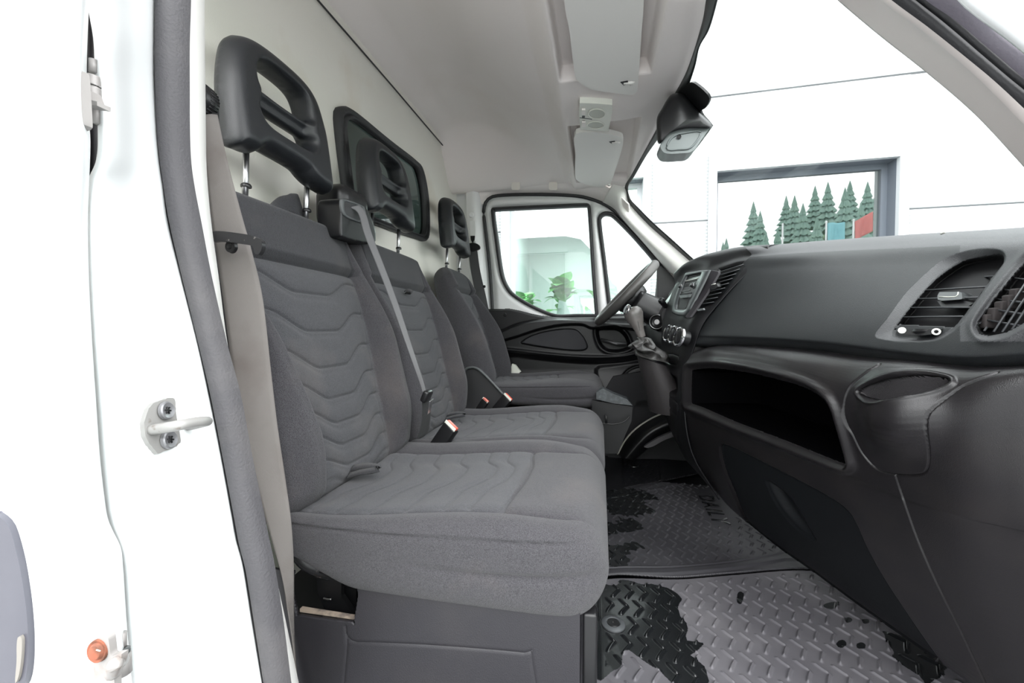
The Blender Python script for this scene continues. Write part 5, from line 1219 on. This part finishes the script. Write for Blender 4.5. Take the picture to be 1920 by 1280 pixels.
def ghouse():
    n, m = 60, 80; c0 = at(1222, 676, Y=GY); G = np.zeros((n, m, 3)); c1 = at(1262, 770, Y=GY + .06)
    for i in range(n):
        t = i / (n - 1); c = c0.lerp(c1, t); rx = .043 + .03 * t; ry = .052 + .035 * t
        for j in range(m):
            a = j / m * 2 * PI; G[i, j] = (c.x + math.cos(a) * rx, c.y + math.sin(a) * ry, c.z - .014 * math.cos(a) * (1 - t))
    return grid('lever_housing', G, mat('housing_plastic', (.032, .029, .030), .5, bump=(900, .4, 'voronoi')), gear, cv=True)
ghouse()
rg = [(at(1222, 674, Y=GY) + Vector((math.cos(a) * .043, math.sin(a) * .052, -.014 * math.cos(a)))) for a in np.linspace(0, 2 * PI, 24, endpoint=False)]
tube('boot_ring', rg, .0028, SATIN, gear, closed=True, seg=8, smooth=3)

# ================================================================ FLOOR MATS
def chev(X, Y, p=.029, h=.053, a=.0155, ph=0, w_=.0024):
    yy = Y / h + ph; k = np.floor(yy); f_ = yy - k
    up = f_ < .55
    sh = np.where(up, f_ / .55, (1 - f_) / .45) ** 1.25 * a
    ti = np.mod((X - sh) / p + .5 * np.mod(k, 2), 1.0) - .5
    prof = np.exp(-(ti * p / w_) ** 2)
    amp = np.where(up, sst(0, .12, f_) * sst(.55, .50, f_), .75 * sst(.55, .62, f_) * sst(1, .9, f_))
    return prof * amp
MATD = mat('dry_rubber_mat', (.095, .092, .102), .50, var=(7, (.14, .135, .145), .42, .7), spec=.5)
MATW = mat('wet_rubber_mat', (.0085, .0095, .0105), .22, spec=.7, coat=.3)
MATB = mat('centre_rubber_mat', (.036, .035, .040), .45, var=(6, (.055, .054, .060), .42, .7), spec=.5)
MATC = mat('far_rubber_mat', (.010, .010, .012), .38, spec=.6)
rs = np.random.RandomState(5)
def noise2(X, Y, f_=12):
    v = 0
    for k in range(6): a, b, c = rs.uniform(-1, 1, 3); v = v + np.sin(X * f_ * (1 + k * .7) * a * 3 + Y * f_ * (1 + k * .7) * b * 3 + c * 9) / (1 + k * .5)
    return v
def floormat(name, x0, x1, y0, y1, step, zf, m, m2, wet, label, maskf=None):
    X, Y = np.meshgrid(np.arange(x0, x1, step), np.arange(y0, y1, step), indexing='ij')
    G = np.stack([X, Y, np.zeros_like(X)], -1); P = pix(G); Z = zf(X, Y, P); Z = Z + .22 * np.clip(X - .52, 0, 1) ** 1.2
    G[..., 2] = Z; root = empty(name, (x0, y0, 0), label, 'floor mat')
    k = maskf(X, Y, P) if maskf else None
    o = grid('tread', G, m, root, mask=k, thick=.005)
    if m2:
        o.data.materials.append(m2); me = o.data; n = len(me.polygons); c = np.zeros(n * 3); me.polygons.foreach_get('center', c); c = c.reshape(-1, 3) + np.array([x0, y0, 0])
        me.polygons.foreach_set('material_index', wet(c, pix(c * [1, 1, 0])).astype(np.int32))
    return root
edgeB = cat([(1080, 1096), (1120, 1092), (1164, 1087), (1271, 1089), (1373, 1081), (1506, 1072), (1600, 1090), (1700, 1150)], 6)
edgeB2 = cat([(1080, 1082), (1164, 1075), (1260, 1074), (1373, 1064), (1471, 1047), (1476, 1043), (1440, 1020), (1400, 985)], 6)
def zA(X, Y, P):
    z = .006 + .0045 * chev(X, Y) * sst(.012, .03, X) * sst(6, 14, P[..., 1] - np.interp(P[..., 0], edgeB[:, 0], edgeB[:, 1]))
    z = z + .012 * sst(.006, -.004, X)
    rv = np.hypot(X - RV.x, Y - RV.y); z = np.where(rv < .028, .006, z); return z
RV = at(1150, 1170, Z=0.006)
stainA = [(1100, 1095), (1223, 1094), (1250, 1108), (1273, 1130), (1263, 1148), (1288, 1173), (1288, 1207), (1315, 1213), (1290, 1234), (1319, 1257), (1330, 1285), (1300, 1330), (1240, 1262), (1180, 1225), (1160, 1262), (1120, 1290), (1080, 1270)]
spots = [(1388, 1126, 9, 13), (1578, 1212, 10, 8), (1614, 1216, 9, 7), (1590, 1168, 9, 6), (1622, 1170, 8, 5), (1560, 1140, 14, 6), (1655, 1170, 7, 5)]
def wetA(c, P):
    n_ = noise2(c[:, 0], c[:, 1], 16); r = sdf(P, stainA) + n_ * 3.5 < 0
    for a, b, w_, h_ in spots: r |= ((P[:, 0] - a) / w_) ** 2 + ((P[:, 1] - b) / h_) ** 2 + n_ * .25 < 1
    r |= (sdf(P, [(1655, 1190), (1760, 1240), (1800, 1290), (1740, 1290), (1680, 1225)]) + n_ * 6 < 0)
    return r
mA = floormat('rubber_floor_mat', -.012, .70, .43, 1.12, .0013, zA, MATD, MATW, wetA, 'dusty grey rubber mat nearest the camera, wet beside the bench, with a ring fastener', lambda X, Y, P: P[..., 1] > np.interp(P[..., 0], edgeB[:, 0], edgeB[:, 1]) + 1)
lathe('mat_fastener', [(.012, .003), (.014, .0045), (.019, .0042), (.0225, .0022), (.0228, 0)], RV, (0, 0, 1), mat('grey_ring_plastic', (.075, .08, .085), .4), mA, 40)
lathe('fastener_cap', [(0, .002), (.002, .0042), (.0115, .0046), (.0125, .003), (.0125, 0)], RV, (0, 0, 1), SATIN, mA, 36)
def lettersmask(): return None
def zB(X, Y, P):
    e = P[..., 1] - np.interp(P[..., 0], edgeB2[:25, 0], edgeB2[:25, 1]); inn = -e
    z = .010 + .0032 * chev(X, Y, .027, .046, .013, .3, .0024) * sst(5, 14, inn)
    z += .004 * np.exp(-((inn - 3) / 2.2) ** 2) + .005 * sst(2, -3, inn) - .004 * sst(-9, -14, inn)
    yb = np.interp(P[..., 0], [1100, 1175, 1225, 1325, 1400], [935, 925, 914, 893, 880]); z += .004 * np.exp(-((P[..., 1] - yb) / 3) ** 2) + .003 * np.exp(-((P[..., 1] - yb - 9) / 2) ** 2)
    z = np.where((P[..., 1] < yb + 9), z * .6 + .004, z)
    lw = sdf(P, [(1300, 922), (1350, 918), (1388, 992), (1334, 992)]); z = np.where(lw < 0, .010, z)
    return z
stB = [[(1130, 925), (1200, 925), (1240, 935), (1200, 945), (1225, 960), (1190, 975), (1140, 970)], [(1130, 980), (1190, 978), (1205, 1000), (1180, 1010), (1130, 1008)], [(1130, 1025), (1195, 1022), (1212, 1035), (1180, 1045), (1195, 1058), (1160, 1070), (1130, 1065)]]
def wetB(c, P):
    n_ = noise2(c[:, 0], c[:, 1], 20); r = np.zeros(len(c), bool)
    for s_ in stB: r |= sdf(P, s_) + n_ * 4 < 0
    pass
    return r
mB = floormat('rubber_floor_mat', -.02, .66, .94, 1.62, .0013, zB, MATB, MATW, wetB, 'dark rubber mat in the middle of the floor, its raised rim overlapping the dusty one', lambda X, Y, P: (P[..., 1] < np.interp(P[..., 0], edgeB[:, 0], edgeB[:, 1])) & (P[..., 1] > np.interp(P[..., 0], [1100, 1175, 1225, 1325, 1400], [930, 919, 908, 887, 874])))
cu_ = bpy.data.curves.new('raised_letters', 'FONT'); cu_.body = 'DAILY'; cu_.size = .052; cu_.extrude = .0016; cu_.bevel_depth = .0006; cu_.space_character = 1.15
lo = bpy.data.objects.new('raised_letters', cu_); link(lo, mB); p0 = at(1309, 928, Z=.0105); p1 = at(1340, 985, Z=.0105)
ang = math.atan2(p1.y - p0.y, p1.x - p0.x); lo.location = p0 - org(mB); lo.rotation_euler = (0, 0, ang); lo.data.materials.append(MATW)
ln = (p1 - p0).length; lo.data.size = ln / 3.3
bpy.context.view_layer.update(); dg = bpy.context.evaluated_depsgraph_get(); lm = bpy.data.meshes.new_from_object(lo.evaluated_get(dg)); lo2 = bpy.data.objects.new('raised_letters', lm); link(lo2, mB); lo2.location = lo.location; lo2.rotation_euler = lo.rotation_euler; bpy.data.objects.remove(lo); lo2.name = 'raised_letters'
def zC(X, Y, P):
    rb = outline([(1236, 853), (1322, 848), (1330, 893), (1240, 912)], 40, k=1); d = sdf(P, rb); pa = sdf(P, [(1165, 858), (1232, 854), (1236, 908), (1170, 918)])
    z = .008 + .002 * np.sin(Y / .0075 * 2 * PI) * sst(1, -3, d) * .5 + .003 * np.exp(-(pa / 2) ** 2) + .003 * np.exp(-(d / 2) ** 2) + .002 * chev(X, Y, .03, .05, .01) * sst(0, -3, pa)
    return z
mC = floormat('rubber_floor_mat', -.03, .50, 1.40, 1.96, .0016, zC, MATC, None, None, 'black rubber mat with a ribbed heel pad, farthest away in the driver footwell', lambda X, Y, P: P[..., 1] < np.interp(P[..., 0], [1100, 1175, 1225, 1325, 1400], [930, 919, 908, 887, 874]))
lathe('mat_fastener', [(.010, .006), (.014, .006), (.020, .003), (.021, 0)], at(1188, 873, Z=.008), (0, 0, 1), SATIN, mC, 30)
# ================================================================ ROOF FITTINGS
VZ = 1.205
def zroof(x, y): return float(ceil_z(np.array(x), np.array(y)))
def visor(name, px, label, clips, z0, z1):
    v = empty(name, at(*px[0], Z=VZ), label, 'sun visor', 'sun visors')
    pts = [at(p[0], p[1], Z=VZ) for p in outline(px, 90, k=4)]
    slab('flap', pts, (0, 0, .016), VISOR, v, r=.006, seg=4)
    for c in clips:
        p = at(*c, Z=VZ - .004)
        tube('pivot_pin', [p + Vector((-.014, 0, .004)), p + Vector((.006, .002, .004)), p + Vector((.018, .012, .016))], .0042, VISOR, v, seg=10)
        rbox('clip', p + Vector((.008, .008, .008)), (.012, .018, .012), VISOR, v, r=.003)
        slab('clip_gap', [p + Vector(q) for q in ((-.022, -.006, .002), (-.004, -.008, .002), (-.002, .004, .002), (-.014, .008, .002))], (0, 0, .003), BLACK, v, r=0)
    return v
visor('sun_visor', [(1050, -160), (1208, -160), (1207, 0), (1203, 60), (1196, 160), (1193, 172), (1183, 178), (1150, 174), (1110, 168), (1088, 155), (1078, 140), (1068, 60), (1058, 0)], 'large cream sun visor nearest the camera, folded up at the top of the windscreen', [(1180, 157)], 0, 0)
visor('sun_visor', [(1080, 251), (1130, 250), (1160, 256), (1168, 262), (1166, 280), (1150, 330), (1143, 345), (1136, 346), (1130, 352), (1100, 346), (1082, 338), (1078, 325), (1079, 290)], 'smaller looking cream sun visor on the driver side, beyond the roof lamp', [(1155, 268)], 0, 0)
rbox('visor_end_clip', at(1142, 346, Z=VZ), (.012, .02, .010), VISOR, bpy.data.objects['sun_visor.001'], r=.003)
lamp = empty('roof_lamp', at(1117, 220, Z=VZ), 'pale grey roof lamp with two oval lenses and small switches, between the sun visors', 'lamp')
LZ = 1.199
cr = [(1087, 197), (1092, 193), (1142, 196), (1148, 199), (1147, 215), (1141, 243), (1138, 246), (1092, 243), (1088, 240), (1086, 215)]
slab('lamp_plate', [at(*p, Z=LZ) for p in outline(cr, 60, k=3)], (0, 0, .02), LAMPW, lamp, r=.0025, seg=3)
def ell(cx, cy_, rx, ry, rot=0, n=40):
    return [(cx + rx * math.cos(a) * math.cos(rot) - ry * math.sin(a) * math.sin(rot), cy_ + rx * math.cos(a) * math.sin(rot) + ry * math.sin(a) * math.cos(rot)) for a in np.linspace(0, 2 * PI, n, endpoint=False)]
LENS = mat('lamp_lens', (.42, .43, .37), .25)
for cx, cy_, rx, ry in ((1119, 213.5, 15, 8.5), (1117, 234.5, 15, 6)):
    ln_ = slab('lens', [at(*p, Z=LZ - .001) for p in ell(cx, cy_, rx, ry)], (0, 0, .004), LENS, lamp, r=.0008)
    tube('lens_rim', [at(*p, Z=LZ - .0015) for p in ell(cx, cy_, rx + .8, ry + .6)], .0013, LAMPW, ln_, closed=True, seg=8, smooth=0)
for cx, cy_, dy in ((1094, 211, 8), (1094.5, 234, -6)):
    s_ = slab('switch', [at(*p, Z=LZ - .005) for p in rrect(cx - 3.5, cy_ - 4.5, cx + 3.5, cy_ + 4.5, 1)], (0, 0, .006), mat('white_switch', (.8, .76, .72), .5), lamp, r=.0008)
    slab('switch_gap', [at(*p, Z=LZ - .0006) for p in rrect(cx - 2.8, cy_ + dy - 1.8, cx + 2.8, cy_ + dy + 1.8, 1)], (0, 0, .002), BLACK, lamp, r=0)
slab('plate_split', [at(*p, Z=LZ - .0004) for p in ((1087, 220.2), (1110, 223.2), (1110, 224.2), (1087, 221.4))], (0, 0, .001), BLACK, lamp, r=0)
HS = Surf(HLG)
for px, lb_ in ((967, 'small square cream cap in the felt above the driver door, nearer the bulkhead'), (1037, 'small square cream cap in the felt above the driver door, nearer the windscreen')):
    c = HS(px, 348)
    o = slab('blanking_cap', [at(*p, Y=1.893) for p in rrect(px - 8, 341, px + 8, 356, 3)], (0, .004, .001), mat('cream_cap', (.80, .76, .70), .6), r=.001); tag(o, lb_, 'cap', 'square caps over the driver door')

# ---- rain sensor / camera housing on the windscreen
sh = empty('sensor_housing', onws(1280, 200, .03), 'black wedge shaped sensor housing with a grey base on the top middle of the windscreen', 'sensor housing')
def hp3(px, py, Y): return at(px, py, Y=Y)
# glass-side plate
pl_px = outline([(1299, 152), (1312, 158), (1328, 172), (1334, 184), (1326, 200), (1316, 208), (1335, 232), (1334, 240), (1300, 285), (1290, 286), (1246, 262), (1262, 190), (1280, 166)], 70, k=3)
slab('mount_plate', [onws(*p, off=.004) for p in pl_px], (-.004, 0, -.003), SATIN, sh, r=.001)
Yf, Yb = 1.13, 1.26
front = [(1252, 184), (1278, 174), (1300, 200), (1330, 230), (1328, 238), (1268, 241), (1240, 268), (1233, 262), (1231, 222), (1238, 200)]
near = [(1264, 176), (1284, 178), (1304, 204), (1332, 231), (1331, 237), (1276, 240), (1254, 246), (1240, 262), (1231, 262), (1231, 225), (1236, 205)]
def wedge():
    a = [(1240, 205), (1258, 178), (1282, 176), (1300, 196), (1316, 214), (1334, 232), (1332, 241), (1300, 241), (1278, 243), (1254, 252), (1240, 268), (1233, 268), (1231, 240), (1232, 220)]
    A = resamp(cat(a, 4, True), 60, True); c = A.mean(0)
    rings = []
    for s, Y, in ((.80, 1.135), (.93, 1.14), (1.0, 1.155), (1.0, 1.20), (.97, 1.24)):
        rings.append([tuple(at(*(p * s + c * (1 - s)), Y=Y)) for p in A])
    G = np.array(rings); n, m = G.shape[:2]; V = G.reshape(-1, 3); Fc = [list(q) for q in gfaces(n, m, False, True)] + [list(range(m)), [(n - 1) * m + j for j in reversed(range(m))]]
    return mk('cover', V, Fc, SATIN, sh)
wedge()
gb = [(1238, 272), (1246, 258), (1262, 246), (1280, 241), (1328, 239), (1324, 248), (1300, 282), (1276, 287), (1254, 288), (1243, 284)]
GB = mat('sensor_base_grey', (.16, .18, .18), .4)
base = slab('base', [at(*p, Y=1.15) for p in outline(gb, 60, k=4)], (0, .07, .006), GB, sh, r=.004, seg=4)
gi = [(1250, 276), (1256, 262), (1268, 253), (1284, 249), (1314, 247), (1296, 276), (1270, 280), (1256, 281)]
tube('base_ridge', [at(*p, Y=1.148) for p in outline(gi, 50, k=4)], .0022, GB, base, closed=True, seg=8, smooth=0)
lathe('sensor_hole', [(0, -.0005), (.0045, -.0005), (.0055, .001)], at(1273, 256.5, Y=1.147), (0, -1, -.2), BLACK, base, 20)
# ================================================================ STRIKER, OPEN DOOR AND HINGES (near left)
stc = at(300, 812, Y=.268); nj = Vector((.93, -.36, 0)).normalized()
sk = empty('door_striker', at(302, 805, Y=.27), 'pale metal striker loop on its plate with two star screws, on the near white jamb', 'door striker')
SM = Surf(jm); SM.N = -SM.N
PLT = mat('painted_striker', (.29, .285, .275), .4, .1, var=(90, (.15, .125, .105), .62, .72))
pp = outline([(284, 755), (318, 747), (322, 775), (329, 812), (329, 833), (293, 850), (284, 846), (267, 822), (264, 790), (272, 765)], 60, k=3)
plate = slab('plate', [SM(*p, -.0035) for p in pp], tuple(SM.n(300, 800) * .0035), PLT, sk, r=.0008)
for px, py in ((299.5, 771), (305, 826)):
    c = SM(px, py, -.0040); a = -SM.n(px, py)
    sc_ = lathe('star_screw', [(0, .0016), (.0038, .0020), (.0062, .0030), (.0072, .0022), (.0075, 0)], c, a, mat('silver_screw', (.24, .24, .25), .35, .4), sk, 28)
    for k in range(3): tube('star_slot', [c + a * .0022 + (a.orthogonal().normalized() * math.cos(k * PI / 3) + a.cross(a.orthogonal().normalized()) * math.sin(k * PI / 3)) * s for s in (-.0030, .0030)], .0007, BLACK, sc_, seg=6, smooth=0)
a = -SM.n(300, 805)
l0, l1, l2_, l3 = SM(277, 806, -.002), SM(278, 806, -.018), SM(322, 800, -.026), SM(345, 797, -.020)
tube('striker_loop', [l0, l1, SM(284, 804, -.024), SM(305, 801, -.026), l2_, l3, SM(348, 798, -.002)], .0042, PLT, sk, seg=12, smooth=5)
# open side door panel at the far left, nearer the camera than the jamb
sd = empty('side_door', at(100, 900, Y=.2), 'white side door panel filling the left edge, with a black rubbing strip', 'door')
dy_ = [-80, 0, 120, 200, 260, 330, 420, 520, 640, 760, 860, 940, 975, 1000, 1030, 1060, 1120, 1180, 1290, 1400]
dx_ = [157, 155, 151, 153, 158, 156, 152, 154, 160, 168, 175, 184, 190, 200, 214, 218, 222, 226, 236, 246]
C = []
for y, x in zip(dy_, dx_):
    C.append([at(x + (2 if y > 340 else 0), y, Y=.232), at(x - 1, y, Y=.222), at(x - 14, y, Y=.209), at(x - 36, y, Y=.2015), at(x - 62, y, Y=.199), at(x - 140, y, Y=.200), at(x - 330, y, Y=.205), at(x - 600, y, Y=.21)])
grid('panel', patch(C, 260, 120), WHITE, sd, thick=.003)
rs_ = [(-60, 966), (-20, 962), (0, 970), (18, 990), (32, 1040), (42, 1090), (50, 1150), (53, 1210), (50, 1260), (40, 1290), (20, 1300), (-60, 1300)]
RS = mat('scratched_strip_plastic', (.050, .050, .066), .35, var=(6, (.075, .075, .092), .4, .7))
rsb = slab('rubbing_strip', [at(*p, Y=.194) for p in outline(rs_, 70, k=3)], (0, .008, 0), RS, sd, r=.0035, seg=4)
slab('scuff', [at(*p, Y=.1925) for p in outline([(33, 1195), (38, 1192), (41, 1200), (40, 1230), (36, 1262), (30, 1280), (28, 1275), (31, 1240), (31, 1212)], 30, k=3)], (0, .004, 0), mat('pale_scuff', (.22, .205, .185), .8), rsb, r=.001)
slab('strip_lip', [at(*p, Y=.197) for p in outline([(0, 958), (20, 985), (36, 1035), (47, 1090), (54, 1150), (56, 1215), (52, 1275), (47, 1275), (49, 1210), (45, 1150), (36, 1090), (26, 1040), (10, 990), (-8, 968)], 60, k=3)], (0, .006, 0), mat('strip_edge', (.10, .10, .125), .4), rsb, r=.001)
# dark gap with its rubber between the panel and the jamb
C = [[at(150, y, Y=.27), at(166, y, Y=.285), at(185, y, Y=.27)] for y in (-80, 0, 150, 300, 420, 700, 1000, 1200, 1340)]
o = grid('gap_seal', patch(C, 80, 24), RUBG, thick=.003); tag(o, 'dark weathered rubber deep in the gap between side door and jamb', 'seal')
for nm, ys, lb_ in (('hinge', 0, 'painted metal hinge in the dark gap at the upper left'), ('hinge', 1, 'painted metal hinge with a rusty bolt at the lower left')):
    if ys == 0:
        h = empty(nm, at(160, 180, Y=.22), lb_, 'hinge', 'side door hinges')
        slab('leaf', [at(*p, Y=.212) for p in outline([(143, 128), (147, 133), (150, 165), (153, 220), (153, 232), (146, 237), (138, 235), (138, 200), (141, 150)], 50, k=3)], (0, .006, 0), ZINC, h, r=.0012)
        slab('arm', [at(*p, Y=.222) for p in ((151, 164), (163, 167), (172, 188), (182, 190), (182, 198), (170, 197), (152, 194))], (0, .008, 0), ZINC, h, r=.0015)
        tube('pin_barrel', [at(175, 142, Y=.232), at(174, 165, Y=.232), at(177, 192, Y=.232)], .0042, ZINC, h, seg=14, rfun=lambda t: .85 + .25 * math.sin(t * PI))
        tube('pin_cap', [at(175, 112, Y=.236), at(175, 136, Y=.236)], .0026, ZINC, h, seg=12, smooth=0)
        tube('pin_foot', [at(180, 198, Y=.236), at(181, 232, Y=.236)], .0030, ZINC, h, seg=12, smooth=0)
        lathe('bolt_hole', [(.0025, .001), (.0032, .001), (.0035, 0)], at(141, 215, Y=.2115), (0, -1, 0), GREYP, h, 18)
    else:
        h = empty(nm, at(205, 1240, Y=.21), lb_, 'hinge', 'side door hinges')
        slab('leaf', [at(*p, Y=.196) for p in outline([(173, 1207), (188, 1194), (196, 1192), (203, 1197), (206, 1222), (209, 1230), (228, 1226), (222, 1250), (214, 1262), (212, 1320), (180, 1320), (176, 1260)], 70, k=2)], (0, .004, 0), ZINC, h, r=.0012)
        bt = lathe('bolt', [(0, .0030), (.0040, .0026), (.0052, .0010), (.0066, .0014), (.0070, 0)], at(184.5, 1219, Y=.1955), (.1, -1, .1), RUST, h, 24)
        tube('bolt_mark', [at(181, 1218, Y=.1925), at(188, 1220, Y=.1925)], .0004, LAMPW, bt, seg=6, smooth=0)
        tube('pin_barrel', [at(229, 1228, Y=.212), at(231, 1262, Y=.212)], .0048, ZINC, h, seg=14, smooth=0)
        tube('pin_cap', [at(229, 1186, Y=.216), at(229, 1218, Y=.216)], .0026, ZINC, h, seg=12, smooth=0)
        tube('pin_ring', [at(228, 1218, Y=.213), at(229, 1225, Y=.213)], .0045, GREYP, h, seg=12, smooth=0)
        tube('arm_fold', [at(212, 1262, Y=.196), at(216, 1245, Y=.194), at(228, 1238, Y=.205)], .0040, ZINC, h, seg=10)
